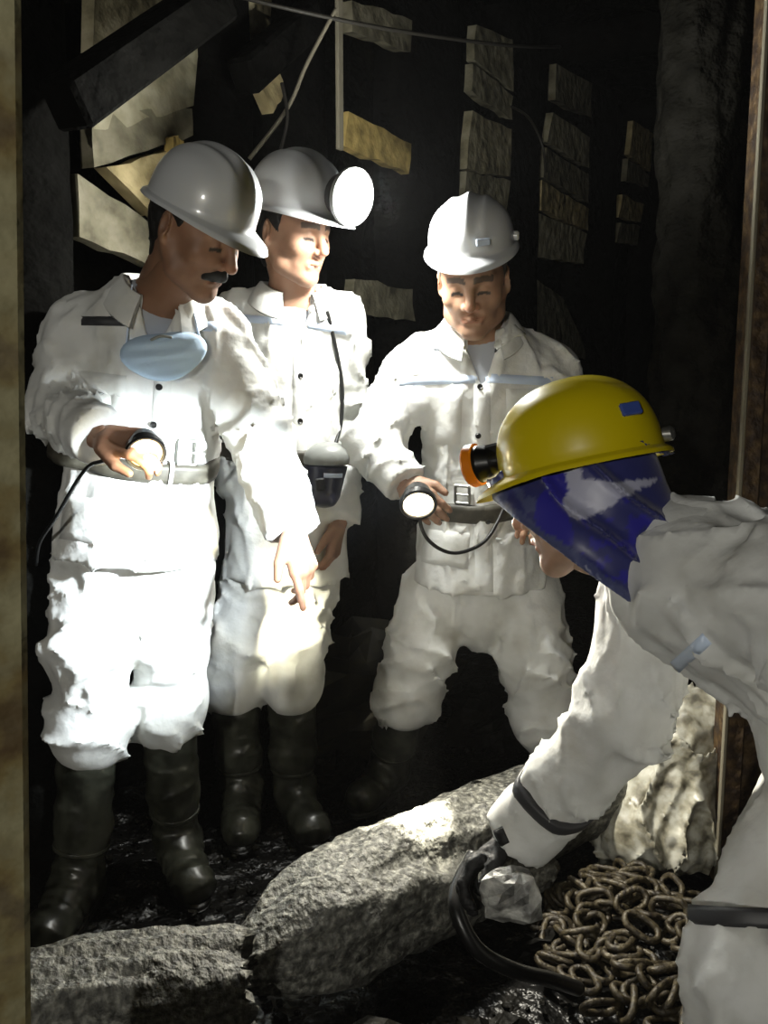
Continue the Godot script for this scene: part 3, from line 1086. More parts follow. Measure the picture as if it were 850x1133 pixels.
	jf.folds(noise_c, J.chest, J.hem, 0.30, side, Vector3(260, 180, 110), -0.8, 0.006, js + Vector3(33, 20, 5))
	for k in 2:
		jf.folds(noise_c, J.sh[k], J.el[k], 0.13, front, Vector3(90, 90, 130), 0.9, 0.017 * fs, js + Vector3(k * 90, 5, 40))
		jf.folds(noise_c, J.el[k], J.el[k].lerp(J.wr[k], 0.55), 0.12, front, Vector3(80, 80, 210), -0.7, 0.015 * fs, js + Vector3(k * 120, 45, 4))
	if J.has("drape"):
		jf.folds(noise_c, J.chest, J.waist, 0.24, side, J.drape, 0.35, 0.018, js + Vector3(14, 8, 61))
	# open collar
	var apex: Vector3 = J.neck - up * J.get("vee", 0.17)
	var an := 0.36
	jf.carve_planes([[apex, side * cos(an) - up * sin(an)], [apex, -side * cos(an) - up * sin(an)], [J.neck - front * 0.0, -front]], J.neck, 0.3)
	jf.cone(J.neck - up * 0.06, J.neck + up * 0.12, 0.066, 0.07, 0.012, Vector3.ZERO, 1.0, 0, true)
	var jsh := Shape.new()
	jf.mesh_into(jsh)
	var jacket := part("jacket", jsh.finish(), M.cloth, root)
	part("collar", collar_mesh(J.neck - up * 0.012, side, up, front, 0.42, 1.0).finish(), M.cloth, jacket)
	# ---- shirt
	var sf := Field.new(J.neck - Vector3.ONE * 0.30, J.neck + Vector3.ONE * 0.14, 0.011)
	sf.cone(J.chest, J.chest - up * 0.05, W[0] - 0.018, W[0] - 0.02, 0.03, front, J.get("flat", 0.70))
	sf.cone(J.neck - up * 0.06, J.neck + up * 0.012, 0.072, 0.062, 0.05, Vector3.ZERO, 1.0, 1)
	var ss := Shape.new()
	sf.mesh_into(ss)
	part("shirt", ss.finish(), M.shirt, root)
	# ---- helmet
	var hc: Vector3 = J.head + J.up * J.get("hat", 0.06) + J.face * -0.006
	var hm := part("helmet", helmet_mesh(hc, hside, J.up, J.face, J.get("hat_size", Vector3(0.112, 0.14, 0.135)), J.get("peak", 0.038), J.get("ridge", 0.010), 0.012).finish(), J.get("hat_mat", M.helmet_white), root)
	part("helmet_lining", lathe(hc - J.up * 0.016, J.up, [Vector2(0.080, 0.0), Vector2(0.092, 0.0), Vector2(0.094, 0.03), Vector2(0.083, 0.03), Vector2(0.080, 0.0)]).finish(), M.black_plastic, hm)
	# ---- hair
	if J.has("hair"):
		var hf2 := Field.new(J.head - Vector3.ONE * 0.15, J.head + Vector3.ONE * 0.15, 0.005)
		hf2.egg(J.head + (J.up * 0.030 - J.face * 0.016) * hs, Basis(hside, J.up, J.face), Vector3(0.0815, 0.089, 0.1) * hs, 0.01)
		hf2.cone(J.head + (J.up * 0.0 - J.face * 0.055) * hs, J.head + (J.up * -0.06 - J.face * 0.052) * hs, 0.05 * hs, 0.04 * hs, 0.02)
		hf2.carve_planes([[J.head + (J.face * 0.018 + J.up * 0.02) * hs, (-J.face + J.up * 0.2).normalized()]], J.head, 0.2)
		hf2.carve_planes([[J.head - J.up * 0.02 * hs, J.up], [J.head - J.face * 0.03 * hs, -J.face]], J.head, 0.2)
		hf2.carve_planes([[J.head - J.up * 0.085 * hs, J.up]], J.head, 0.2)
		for k in [-1.0, 1.0]:
			hf2.ball(J.head + (hside * k * 0.088 + J.up * 0.004 - J.face * 0.012) * hs, 0.024 * hs, 0.004, Vector3.ZERO, 1.0, true)
		hf2.folds(noise_b, J.head - J.up * 0.1, J.head + J.up * 0.1, 0.2, J.face, Vector3(600, 600, 150), 0.2, 0.004, J.head * 30.0)
		var h2 := Shape.new()
		hf2.mesh_into(h2)
		part("hair", h2.finish(), J.hair, root)
	return {"root": root, "jacket": jf, "trousers": tf, "jacket_node": jacket, "trousers_node": trousers, "helmet": hm, "up": up, "front": front, "side": side, "hside": hside, "hc": hc}

func button(R: Dictionary, x: float, y: float, r := 0.0075) -> void:
	var f: Field = R.jacket
	var p := f.hit(EYE + ray(x, y) * 0.9, ray(x, y))
	if not is_finite(p.x): return
	var n := f.grad(p)
	part("button", lathe(p, n, [Vector2(r, -0.004), Vector2(r, 0.005), Vector2(r * 0.8, 0.007), Vector2(r * 0.5, 0.0055), Vector2(0, 0.0055)], 14).finish(), M.button, R.jacket_node)

func on(R: Dictionary, called: String, c: Array, m: Material, nu := 8, nv := 4, off := 0.005, cloth := "jacket", label := "") -> void:
	var s := patch(R[cloth], c, nu, nv, off)
	if s.v.size() > 8: part(called, s.finish(), m, R[cloth + "_node"], label)

func belt(R: Dictionary, p: Vector3, axis: Vector3, width := 0.045) -> MeshInstance3D:
	return part("belt", band(R.jacket, p, axis, width, 0.006, 0.26, 0.0, TAU, R.front, 64).finish(), M.belt, R.root)

func buckle(b: MeshInstance3D, f: Field, x: float, y: float, up: Vector3, size := 0.028) -> void:
	var p := f.hit(EYE + ray(x, y) * 0.9, ray(x, y))
	if not is_finite(p.x): return
	var n := f.grad(p)
	var u := ortho(up, n)
	var bs := Basis(u.cross(n), u, n)
	var s := Shape.new()
	p += n * 0.010
	box(p + u * size, bs, Vector3(size * 0.9, 0.004, 0.004), 0.002, s)
	box(p - u * size, bs, Vector3(size * 0.9, 0.004, 0.004), 0.002, s)
	box(p + bs.x * size * 0.8, bs, Vector3(0.004, size, 0.004), 0.002, s)
	box(p - bs.x * size * 0.8, bs, Vector3(0.004, size, 0.004), 0.002, s)
	box(p, bs, Vector3(size * 0.8, 0.003, 0.004), 0.0015, s)
	part("buckle", flat_shaded(s).finish(), M.buckle, b)

func build_people() -> void:
	man_with_moustache()
	man_with_cap_lamp()
	man_facing()
	woman_bending()

func man_with_moustache() -> void:
	var face := Vector3(0.80, -0.45, 0.42).normalized()
	var J := {
		"label": "moustached person in white suit and helmet pointing a hand down beside the steel pillar",
		"head": at(216, 260, 2.10), "face": face, "up": ortho(Vector3(0.05, 1, 0.02), face), "hs": 1.0, "hat": 0.055, "hat_size": Vector3(0.104, 0.122, 0.120), "peak": 0.042,
		"neck": at(178, 322, 2.20), "chest": at(165, 400, 2.24), "waist": at(155, 500, 2.25), "hem": at(150, 618, 2.25), "front": Vector3(0.22, -0.05, 0.97),
		"sh": [at(92, 372, 2.25), at(238, 376, 2.27)], "el": [at(66, 452, 2.20), at(288, 482, 2.18)], "wr": [at(112, 484, 1.97), at(324, 588, 2.06)],
		"hip": [at(106, 628, 2.26), at(192, 628, 2.28)], "kn": [at(100, 725, 2.20), at(186, 712, 2.30)], "cu": [at(100, 822, 2.24), at(186, 795, 2.36)],
		"an": [at(88, 985, 2.22), at(196, 930, 2.42)], "toe": [Vector3(-0.15, 0, 1), Vector3(0.42, 0, 0.9)],
		"w": [0.172, 0.168, 0.192], "leg": [0.106, 0.1, 0.096], "sleeve": [0.085, 0.078, 0.062],
		"skin": Color(0.22, 0.115, 0.07), "brow": Color(0.02, 0.016, 0.013), "hair": M.hair_black, "vee": 0.13,
		"hands": [
			{"dir": Vector3(0.85, -0.1, 0.35), "pn": Vector3(0.25, -0.75, -0.5), "thumb": Vector3(0.2, 0.2, 1), "curl": [0.5, 0.75, 0.75, 0.75, 0.75]},
			{"dir": Vector3(0.28, -0.9, 0.2), "pn": Vector3(-0.7, -0.2, -0.55), "thumb": Vector3(0.7, 0.0, 0.6), "curl": [0.25, 0.05, 0.5, 0.65, 0.75]}],
	}
	for k in 2: J.an[k].y = 0.10
	var R := person(J)
	var jf: Field = R.jacket
	# moustache
	var mf := Field.new(J.head - Vector3.ONE * 0.14, J.head + Vector3.ONE * 0.14, 0.004)
	for k in [-1.0, 1.0]:
		mf.cone(J.head + J.face * 0.094 - J.up * 0.048, J.head + J.face * 0.082 - J.up * 0.057 + R.hside * 0.03 * k, 0.0135, 0.0095, 0.005)
	mf.folds(noise_b, J.head + J.face * 0.09, J.head + J.face * 0.091 - J.up * 0.06, 0.08, R.hside, Vector3(900, 900, 200), 0.0, 0.003, Vector3.ZERO)
	var ms := Shape.new()
	mf.mesh_into(ms)
	part("moustache", ms.finish(), M.hair_black, R.root)
	# coat details
	var b := belt(R, at(152, 503, 2.25), R.up)
	buckle(b, jf, 205, 500, R.up, 0.026)
	part("belt_loop", band(jf, at(152, 503, 2.25), R.up, 0.06, 0.010, 0.26, 0.50, 0.56, R.front, 3).finish(), M.cloth_trim, b)
	for q in [Vector2(176, 428), Vector2(170, 470)]: button(R, q.x, q.y)
	on(R, "lapel", [Vector2(196, 318), Vector2(222, 335), Vector2(196, 392), Vector2(186, 350)], M.cloth, 6, 8, 0.008)
	on(R, "lapel", [Vector2(150, 310), Vector2(172, 322), Vector2(186, 366), Vector2(166, 362)], M.cloth, 6, 8, 0.008)
	on(R, "placket", [Vector2(172, 390), Vector2(192, 390), Vector2(178, 622), Vector2(160, 622)], M.cloth, 3, 22, 0.005)
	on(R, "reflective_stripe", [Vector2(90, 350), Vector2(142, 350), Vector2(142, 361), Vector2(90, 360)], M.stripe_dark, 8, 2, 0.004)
	on(R, "reflective_stripe", [Vector2(144, 351), Vector2(240, 356), Vector2(240, 367), Vector2(144, 362)], M.stripe, 12, 2, 0.004)
	on(R, "pocket", [Vector2(72, 545), Vector2(138, 560), Vector2(134, 606), Vector2(66, 596)], M.cloth, 8, 6, 0.007)
	on(R, "pocket_flap", [Vector2(78, 408), Vector2(140, 416), Vector2(138, 440), Vector2(78, 428)], M.cloth, 8, 4, 0.008)
	# dust mask hanging on the chest
	var c := jf.hit(EYE + ray(182, 393) * 0.9, ray(182, 393))
	var n := (jf.grad(c) * 0.6 + Vector3(0.1, 0.1, 0.8)).normalized()
	var u := ortho(Vector3(-0.12, 1, 0), n)
	var bs := Basis(u.cross(n), u, n)
	var s := Shape.new()
	for k in 13:
		var a := PI * 0.5 * k / 12
		for j in 36:
			var g := TAU * j / 36
			var pinch := 1.0 + 0.10 * cos(2.0 * g) - 0.08 * cos(3.0 * g + 1.57)
			var e := Vector3(cos(g) * 0.082 * pinch, sin(g) * 0.056 * pinch, 0) * sin(a)
			var rib := 0.004 * exp(-pow((e.y) / 0.006, 2.0)) + 0.002 * sin(e.y * 260.0)
			s.v.append(c + bs * (e + Vector3(0, 0, 0.042 * pow(cos(a), 0.8) + rib + 0.004)))
	for k in 12:
		for j in 36:
			var j2 := (j + 1) % 36
			s.quad(k * 36 + j, k * 36 + j2, (k + 1) * 36 + j2, (k + 1) * 36 + j)
	var mask := part("dust_mask", s.finish(), M.mask, R.root, "pale blue moulded dust mask hanging on the chest")
	part("nose_clip", tube(curve([c + bs * Vector3(-0.022, 0.036, 0.034), c + bs * Vector3(0, 0.042, 0.038), c + bs * Vector3(0.022, 0.036, 0.034)], 6), 0.003, 8).finish(), M.grey_plastic, mask)
	for k in [-1.0, 1.0]:
		var a: Vector3 = c + bs * Vector3(k * 0.08, 0.01, 0.006)
		var e: Vector3 = J.neck + R.side * k * 0.06 + R.front * 0.06 + R.up * 0.01
		var mid := a.lerp(e, 0.5)
		mid = jf.hit(mid + R.front * 0.25, -R.front, 0.4)
		if is_finite(mid.x): part("elastic_band", tube(curve([a, mid + R.front * 0.006, e], 8), 0.0022, 6).finish(), M.stripe, mask)
	# the lamp in his hand and its beam
	var lp := at(161, 501, 1.93)
	var ld := (at(290, 655, 2.60) - lp).normalized()
	var hl := thing("hand_lamp", lp, "lit round hand lamp with orange glow held at the belt of the moustached person", "lamp")
	var la := (ld * 0.45 + Vector3(0.1, -0.05, 0.9)).normalized()
	lamp_head(hl, lp, la, 0.036, Color(1, 0.80, 0.42), 5.0, M.black_plastic, M.black_plastic, 0.06)
	part("cable", tube(curve([lp - la * 0.055, at(118, 508, 1.93), at(94, 520, 1.97), at(62, 572, 2.04), at(44, 600, 2.12), at(40, 625, 2.2)], 8), 0.0042, 8).finish(), M.cable, hl)
	spot(hl, lp + la * 0.02, ld, Color(1, 0.97, 0.84), 26.0, 12.0, 0.02)
	omni(hl, lp + la * 0.05, Color(1, 0.93, 0.75), 0.03, 0.03)

func man_with_cap_lamp() -> void:
	var face := Vector3(0.78, -0.18, 0.60).normalized()
	var J := {
		"label": "person in white suit wearing a dazzling lit cap lamp, standing between the other two men",
		"head": at(324, 262, 2.62), "face": face, "up": ortho(Vector3(0.05, 1, 0.05), face), "hs": 1.0, "hat": 0.07,
		"neck": at(324, 322, 2.68), "chest": at(322, 395, 2.70), "waist": at(320, 495, 2.70), "hem": at(318, 640, 2.70), "front": Vector3(0.25, 0, 0.97),
		"sh": [at(268, 352, 2.72), at(374, 354, 2.70)], "el": [at(246, 455, 2.76), at(382, 470, 2.79)], "wr": [at(262, 545, 2.70), at(374, 578, 2.64)],
		"hip": [at(286, 640, 2.72), at(336, 640, 2.70)], "kn": [at(266, 708, 2.68), at(326, 705, 2.66)], "cu": [at(258, 770, 2.70), at(322, 768, 2.68)],
		"an": [at(268, 885, 2.72), at(326, 880, 2.72)], "toe": [Vector3(0.12, 0, 1), Vector3(0.35, 0, 0.92)],
		"w": [0.164, 0.16, 0.178], "leg": [0.101, 0.095, 0.091], "sleeve": [0.076, 0.07, 0.06],
		"skin": Color(0.32, 0.18, 0.115), "brow": Color(0.04, 0.03, 0.025), "hair": M.hair_black, "vee": 0.14,
		"hands": [
			{"dir": Vector3(0.1, -1, 0.1), "pn": Vector3(0.9, 0, 0.2), "thumb": Vector3(0, 0, 1), "curl": [0.2, 0.3, 0.35, 0.4, 0.4]},
			{"dir": Vector3(-0.15, -1, 0.25), "pn": Vector3(-0.9, 0, -0.2), "thumb": Vector3(-0.2, 0, 1), "curl": [0.4, 0.55, 0.6, 0.65, 0.65]}],
	}
	for k in 2: J.an[k].y = 0.10
	var R := person(J)
	var jf: Field = R.jacket
	var hm: MeshInstance3D = R.helmet
	# cap lamp
	var lp: Vector3 = R.hc + J.face * 0.190 + J.up * 0.045
	var ld: Vector3 = (J.face + Vector3(0, -0.05, 0.1)).normalized()
	lamp_head(hm, lp, ld, 0.062, Color(1, 1, 0.97), 40.0, M.grey_plastic, M.black_plastic, 0.065)
	part("lamp_bracket", box(R.hc + J.face * 0.135 + J.up * 0.042, Basis(R.hside, J.up, J.face), Vector3(0.022, 0.026, 0.014), 0.004).finish(), M.black_plastic, hm)
	omni(hm, lp + ld * 0.09, Color(1, 1, 0.97), 1.2, 0.05)
	# lamp cable over the shoulder down to the belt
	var pts := []
	for q in [Vector2(352, 314), Vector2(362, 345), Vector2(372, 390), Vector2(377, 425), Vector2(376, 465), Vector2(370, 492)]:
		var p := jf.hit(EYE + ray(q.x, q.y) * 0.9, ray(q.x, q.y))
		if is_finite(p.x): pts.append(p + jf.grad(p) * 0.005)
	part("lamp_cable", tube(curve(pts, 8), 0.0055, 8).finish(), M.cable, R.root)
	belt(R, at(320, 500, 2.7), R.up, 0.045)
	for q in [Vector2(329, 366), Vector2(332, 416), Vector2(332, 466)]: button(R, q.x, q.y)
	on(R, "placket", [Vector2(324, 348), Vector2(340, 348), Vector2(340, 620), Vector2(324, 620)], M.cloth, 3, 22, 0.004)
	on(R, "lapel", [Vector2(300, 300), Vector2(313, 318), Vector2(327, 350), Vector2(304, 338)], M.cloth, 6, 8, 0.008)
	on(R, "lapel", [Vector2(350, 312), Vector2(362, 326), Vector2(346, 346), Vector2(330, 350)], M.cloth, 6, 8, 0.008)
	on(R, "reflective_stripe", [Vector2(262, 347), Vector2(326, 353), Vector2(326, 361), Vector2(262, 356)], M.stripe, 12, 2, 0.003)
	on(R, "reflective_stripe", [Vector2(332, 354), Vector2(384, 363), Vector2(384, 371), Vector2(332, 362)], M.stripe, 12, 2, 0.003)
	# self-rescuer case on the belt
	var rc := at(361, 512, 2.54)
	var rs := thing("rescue_breathing_case", rc, "grey-capped navy rescue breathing case on the belt of the cap lamp wearer", "case")
	var bs := Basis(Vector3.UP, 0.05) * Basis(Vector3(0, 0, 1), 0.06)
	var cap := Field.new(rc - Vector3.ONE * 0.12, rc + Vector3.ONE * 0.12, 0.005)
	cap.egg(rc + Vector3(0.004, 0.012, 0), bs, Vector3(0.064, 0.042, 0.05), 0.01)
	cap.carve_planes([[rc + Vector3(0, -0.004, 0), Vector3.UP]], rc, 0.2)
	var s := Shape.new()
	cap.mesh_into(s)
	part("cap", s.finish(), M.grey_plastic, rs)
	var can := Field.new(rc - Vector3.ONE * 0.14, rc + Vector3.ONE * 0.12, 0.005)
	can.cone(rc + Vector3(0, -0.005, 0), rc + Vector3(-0.006, -0.075, 0), 0.056, 0.044, 0.01, Vector3(0, 0, 1), 0.8, 2)
	can.cone(rc + Vector3(-0.03, -0.09, 0.02), rc + Vector3(0.01, -0.095, 0.02), 0.02, 0.018, 0.01)
	can.cone(rc + Vector3(-0.055, -0.02, 0.01), rc + Vector3(-0.05, -0.06, 0.01), 0.014, 0.012, 0.008)
	s = Shape.new()
	can.mesh_into(s)
	part("canister", s.finish(), M.navy_plastic, rs)
	part("label_strip", band(can, rc + Vector3(0.0, -0.028, 0), Vector3(0.06, 1, 0), 0.012, 0.001, 0.1, -0.2, 1.0, Vector3(0.1, 0, 1), 10).finish(), M.stripe, rs)
	part("clasp", box(rc + Vector3(-0.012, -0.05, 0.05), bs, Vector3(0.012, 0.016, 0.006), 0.003).finish(), M.black_plastic, rs)

func man_facing() -> void:
	var face := Vector3(-0.16, -0.34, 0.93).normalized()
	var J := {
		"label": "person in white suit and helmet looking down with hand lamp, facing out beside the log",
		"head": at(524, 314, 2.54), "face": face, "up": ortho(Vector3(-0.04, 1, 0), face), "hs": 1.04, "hat": 0.100, "hat_size": Vector3(0.106, 0.112, 0.126),
		"neck": at(530, 358, 2.62), "chest": at(534, 430, 2.66), "waist": at(533, 545, 2.72), "hem": at(530, 645, 2.74), "front": Vector3(-0.02, 0, 1),
		"sh": [at(462, 408, 2.68), at(606, 410, 2.70)], "el": [at(412, 490, 2.56), at(634, 500, 2.74)], "wr": [at(450, 538, 2.46), at(618, 560, 2.58)],
		"hip": [at(484, 655, 2.78), at(580, 655, 2.78)], "kn": [at(466, 722, 2.76), at(592, 728, 2.75)], "cu": [at(446, 780, 2.82), at(604, 806, 2.80)],
		"an": [at(432, 875, 2.90), at(612, 900, 2.88)], "toe": [Vector3(-0.5, 0, 0.9), Vector3(0.15, 0, 1)],
		"w": [0.170, 0.166, 0.192], "leg": [0.110, 0.108, 0.1], "sleeve": [0.08, 0.075, 0.062],
		"skin": Color(0.33, 0.19, 0.12), "brow": Color(0.06, 0.045, 0.035), "hair": M.hair_grey, "vee": 0.15,
		"hands": [
			{"dir": Vector3(0.45, -0.35, 0.8), "pn": Vector3(0.55, -0.55, -0.3), "thumb": Vector3(0.4, 0.8, 0.1), "curl": [0.45, 0.7, 0.7, 0.7, 0.7]},
			{"dir": Vector3(-0.6, -0.2, 0.6), "pn": Vector3(-0.3, -0.9, 0), "thumb": Vector3(-0.5, 0, -0.8), "curl": [0.4, 0.5, 0.55, 0.6, 0.6]}],
	}
	for k in 2: J.an[k].y = 0.10
	var R := person(J)
	var jf: Field = R.jacket
	var b := belt(R, at(532, 550, 2.72), R.up, 0.05)
	buckle(b, jf, 513, 546, R.up, 0.024)
	for q in [Vector2(531, 428), Vector2(529, 482), Vector2(540, 577)]: button(R, q.x, q.y)
	on(R, "placket", [Vector2(524, 404), Vector2(542, 404), Vector2(546, 655), Vector2(526, 655)], M.cloth, 3, 22, 0.005)
	on(R, "lapel", [Vector2(488, 352), Vector2(504, 362), Vector2(530, 402), Vector2(500, 388)], M.cloth, 6, 8, 0.009)
	on(R, "lapel", [Vector2(558, 348), Vector2(582, 370), Vector2(562, 378), Vector2(534, 402)], M.cloth, 6, 8, 0.009)
	on(R, "reflective_stripe", [Vector2(442, 417), Vector2(528, 415), Vector2(528, 424), Vector2(442, 427)], M.stripe, 14, 2, 0.004)
	on(R, "reflective_stripe", [Vector2(533, 413), Vector2(612, 417), Vector2(612, 427), Vector2(533, 423)], M.stripe, 14, 2, 0.004)
	on(R, "pocket_flap", [Vector2(478, 376), Vector2(497, 376), Vector2(497, 388), Vector2(480, 388)], M.shirt, 4, 4, 0.006, "jacket", "small grey badge")
	on(R, "pocket", [Vector2(452, 430), Vector2(512, 430), Vector2(510, 492), Vector2(454, 492)], M.cloth, 8, 8, 0.006)
	on(R, "pocket", [Vector2(560, 430), Vector2(606, 430), Vector2(606, 492), Vector2(562, 492)], M.cloth, 8, 8, 0.006)
	on(R, "pocket", [Vector2(470, 585), Vector2(520, 590), Vector2(518, 630), Vector2(466, 622)], M.cloth, 8, 6, 0.006)
	# zip pull on the collar
	var pts := []
	for q in [Vector2(508, 366), Vector2(520, 386), Vector2(531, 402), Vector2(534, 410)]:
		var p := jf.hit(EYE + ray(q.x, q.y) * 0.9, ray(q.x, q.y))
		if is_finite(p.x): pts.append(p + Vector3(0, 0, 0.01))
	if pts.size() > 2:
		part("zip", tube(curve(pts, 6), 0.004, 8).finish(), M.buckle, R.jacket_node, "bright metal zip edge")
	# helmet trim
	part("chin_strap_knob", lathe(R.hc + R.hside * 0.106 + J.up * 0.012, R.hside, [Vector2(0.012, -0.004), Vector2(0.012, 0.008), Vector2(0.008, 0.012), Vector2(0, 0.012)], 14).finish(), M.helmet_white, R.helmet)
	var hb := Basis(R.hside, J.up, J.face)
	part("badge", box(R.hc + J.face * 0.128 + R.hside * 0.04 + J.up * 0.032, hb * Basis(Vector3.UP, 0.3), Vector3(0.017, 0.008, 0.004), 0.002).finish(), M.sticker_grey, R.helmet)
	# lamp in the hand
	var lp := at(463, 558, 2.32)
	var tgt := at(452, 945, 2.06)
	var ld := (tgt - lp).normalized()
	var la := (ld * 0.55 + Vector3(0.05, -0.1, 0.85)).normalized()
	var hl := thing("hand_lamp", lp, "brightly lit round hand lamp held before the belt of the person facing out", "lamp")
	lamp_head(hl, lp, la, 0.040, Color(1, 0.93, 0.78), 12.0, M.black_plastic, M.black_plastic, 0.06)
	part("cable", tube(curve([lp - la * 0.055, at(466, 582, 2.36), at(480, 603, 2.4), at(505, 612, 2.44), at(535, 600, 2.48), at(552, 575, 2.52), at(560, 556, 2.56)], 10), 0.0048, 8).finish(), M.cable, hl)
	spot(hl, lp + la * 0.02, ld, Color(1, 0.97, 0.88), 30.0, 8.5, 0.02)
	spot(hl, lp + la * 0.03, (la + Vector3(0.5, -0.1, 0.2)).normalized(), Color(1, 0.97, 0.9), 1.9, 78.0, 0.03, 0.6)

func woman_bending() -> void:
	var face := Vector3(-0.86, -0.26, -0.40).normalized()
	var J := {
		"label": "person in white suit, yellow helmet and blue headscarf bending down to the timber",
		"head": at(646, 548, 1.50), "face": face, "up": ortho(Vector3(-0.10, 1, -0.16), face), "hs": 0.98, "hat": 0.052, "hat_mat": M.helmet_yellow,
		"hat_size": Vector3(0.108, 0.125, 0.128), "peak": 0.036, "ridge": 0.006,
		"neck": at(722, 606, 1.46), "chest": at(796, 652, 1.42), "waist": at(930, 745, 1.36), "hem": at(1000, 880, 1.34), "front": Vector3(-0.5, -0.8, -0.2),
		"sh": [at(722, 660, 1.60), at(862, 660, 1.26)], "el": [at(690, 800, 1.58), at(985, 800, 1.04)], "wr": [at(572, 926, 1.66), at(970, 960, 1.00)],
		"hip": [at(930, 880, 1.42), at(1010, 880, 1.26)], "kn": [at(832, 1075, 1.30), at(1000, 1100, 1.12)], "cu": [at(842, 1210, 1.28), at(1010, 1250, 1.14)],
		"an": [at(850, 1400, 1.24), at(1020, 1420, 1.16)], "toe": [Vector3(-0.9, 0, -0.3), Vector3(-0.9, 0, -0.1)],
		"w": [0.165, 0.165, 0.185], "leg": [0.112, 0.104, 0.1], "sleeve": [0.09, 0.082, 0.068], "flat": 0.76, "fold": 1.1, "drape": Vector3(95, 95, 22),
		"skin": Color(0.48, 0.29, 0.19), "brow": Color(0.05, 0.04, 0.03), "vee": 0.05,
		"hands": [
			{"dir": Vector3(-0.78, -0.45, 0.15), "pn": Vector3(0.15, -0.8, 0.45), "thumb": Vector3(0.3, -0.3, 0.9), "curl": [0.5, 0.6, 0.65, 0.7, 0.7], "glove": true},
			{"dir": Vector3(0.0, -1.0, -0.2), "pn": Vector3(0.0, -0.1, -0.9), "thumb": Vector3(-0.9, 0, -0.1), "curl": [0.3, 0.4, 0.4, 0.4, 0.4], "glove": true}],
	}
	for k in 2: J.an[k].y = 0.10
	var R := person(J)
	var jf: Field = R.jacket
	var tf: Field = R.trousers
	# dark bands
	var fa: Vector3 = J.wr[0] - J.el[0]
	part("sleeve_band", band(jf, J.el[0].lerp(J.wr[0], 0.60), fa + Vector3(0.10, 0.10, 0), 0.024, 0.005, 0.13, 0.0, TAU, Vector3.UP, 40).finish(), M.stripe_dark, R.jacket_node, "dark reflective band")
	var ta: Vector3 = J.kn[0] - J.hip[0]
	part("leg_band", band(tf, J.hip[0].lerp(J.kn[0], 0.70), ta + Vector3(0.16, 0.0, 0), 0.026, 0.006, 0.17, 0.0, TAU, Vector3.UP, 40).finish(), M.stripe_dark, R.trousers_node, "dark reflective band")
	on(R, "reflective_stripe", [Vector2(742, 733), Vector2(778, 700), Vector2(788, 712), Vector2(752, 744)], M.stripe, 8, 3, 0.005)
	on(R, "cuff_tab", [Vector2(540, 922), Vector2(556, 914), Vector2(564, 932), Vector2(550, 940)], M.glove, 5, 5, 0.004)
	# headscarf
	var up: Vector3 = J.up
	var sd: Vector3 = R.hside
	var hd: Vector3 = J.head
	var near := -1.0 if sd.z < 0 else 1.0
	var nr: Vector3 = sd * near
	var sf := Field.new(hd - Vector3(0.2, 0.26, 0.2), hd + Vector3(0.22, 0.16, 0.2), 0.0054)
	sf.egg(hd + up * 0.028 - face * 0.016, Basis(sd, up, face), Vector3(0.092, 0.1, 0.11), 0.02)
	sf.cone(hd - face * 0.02, hd - up * 0.07 + face * 0.005, 0.096, 0.088, 0.03)
	sf.cone(hd - up * 0.05 - face * 0.03, J.neck + Vector3(-0.005, 0.0, 0.0), 0.09, 0.084, 0.05)
	sf.cone(hd - up * 0.10 - face * 0.045 + nr * 0.03, hd - up * 0.145 - face * 0.035 + nr * 0.045, 0.05, 0.03, 0.04)
	sf.cone(hd + up * 0.02 + face * 0.095 + nr * 0.02, hd - up * 0.02 + face * 0.118 + nr * 0.03, 0.045, 0.028, 0.03)
	sf.cone(hd - up * 0.02 + face * 0.07 + nr * 0.035, hd - up * 0.12 + face * 0.0 + nr * 0.035, 0.055, 0.052, 0.03)
	sf.folds(noise_c, hd + up * 0.12 + face * 0.08, hd - up * 0.16 - face * 0.08, 0.24, nr, Vector3(50, 210, 50), 0.5, 0.024, Vector3(11, 3, 8))
	var cutn := Vector3(-0.57, -0.82, 0.0)
	sf.carve_planes([[hd + cutn * 0.088, -cutn]], hd, 0.3)
	var s := Shape.new()
	var paint := func(p: Vector3) -> Color:
		var q := p - hd
		var y := q.y
		var x := -q.dot(face)
		var n := noise_a.get_noise_3d(x * 260.0 + 70.0, y * 220.0, q.dot(nr) * 160.0) * 0.022
		var m := noise_a.get_noise_3d(x * 700.0 + 170.0, y * 500.0, 30.0)
		var e := q.dot(cutn)
		var navy := Color(0.03, 0.032, 0.15)
		var royal := Color(0.025, 0.022, 0.28)
		var slate := Color(0.07, 0.08, 0.19)
		var pale := Color(0.42, 0.43, 0.56)
		if e > 0.074 + n * 0.5 and x > -0.12: return slate # hem of the scarf
		var d := x + n - y * 0.25
		if d < -0.105: return slate
		if d < -0.048: return navy if m < 0.3 else slate
		if d < 0.002: return royal
		if y + n > -0.02 + maxf(0.0, d - 0.02) * 0.55: return navy if y > 0.035 and x > 0.03 else pale
		return navy if m < 0.3 else royal
	sf.mesh_into(s, paint)
	part("headscarf", s.finish(), M.scarf, R.root, "dark blue and white patterned headscarf")
	# cap lamp on the yellow helmet
	var hm: MeshInstance3D = R.helmet
	var lp: Vector3 = R.hc + face * 0.174 + up * 0.032
	var ld := (at(172, 610, 2.15) - lp).normalized()
	lamp_head(hm, lp, (face * 0.8 + ld * 0.4).normalized(), 0.031, Color(1, 0.95, 0.82), 10.0, M.orange_plastic, M.black_plastic, 0.05)
	part("lamp_bracket", box(R.hc + face * 0.13 + up * 0.036, Basis(sd, up, face), Vector3(0.018, 0.022, 0.016), 0.004).finish(), M.black_plastic, hm)
	spot(hm, lp + face * 0.03 + ld * 0.012, ld, Color(0.94, 0.98, 1.0), 7.0, 27.0, 0.03, 1.2)
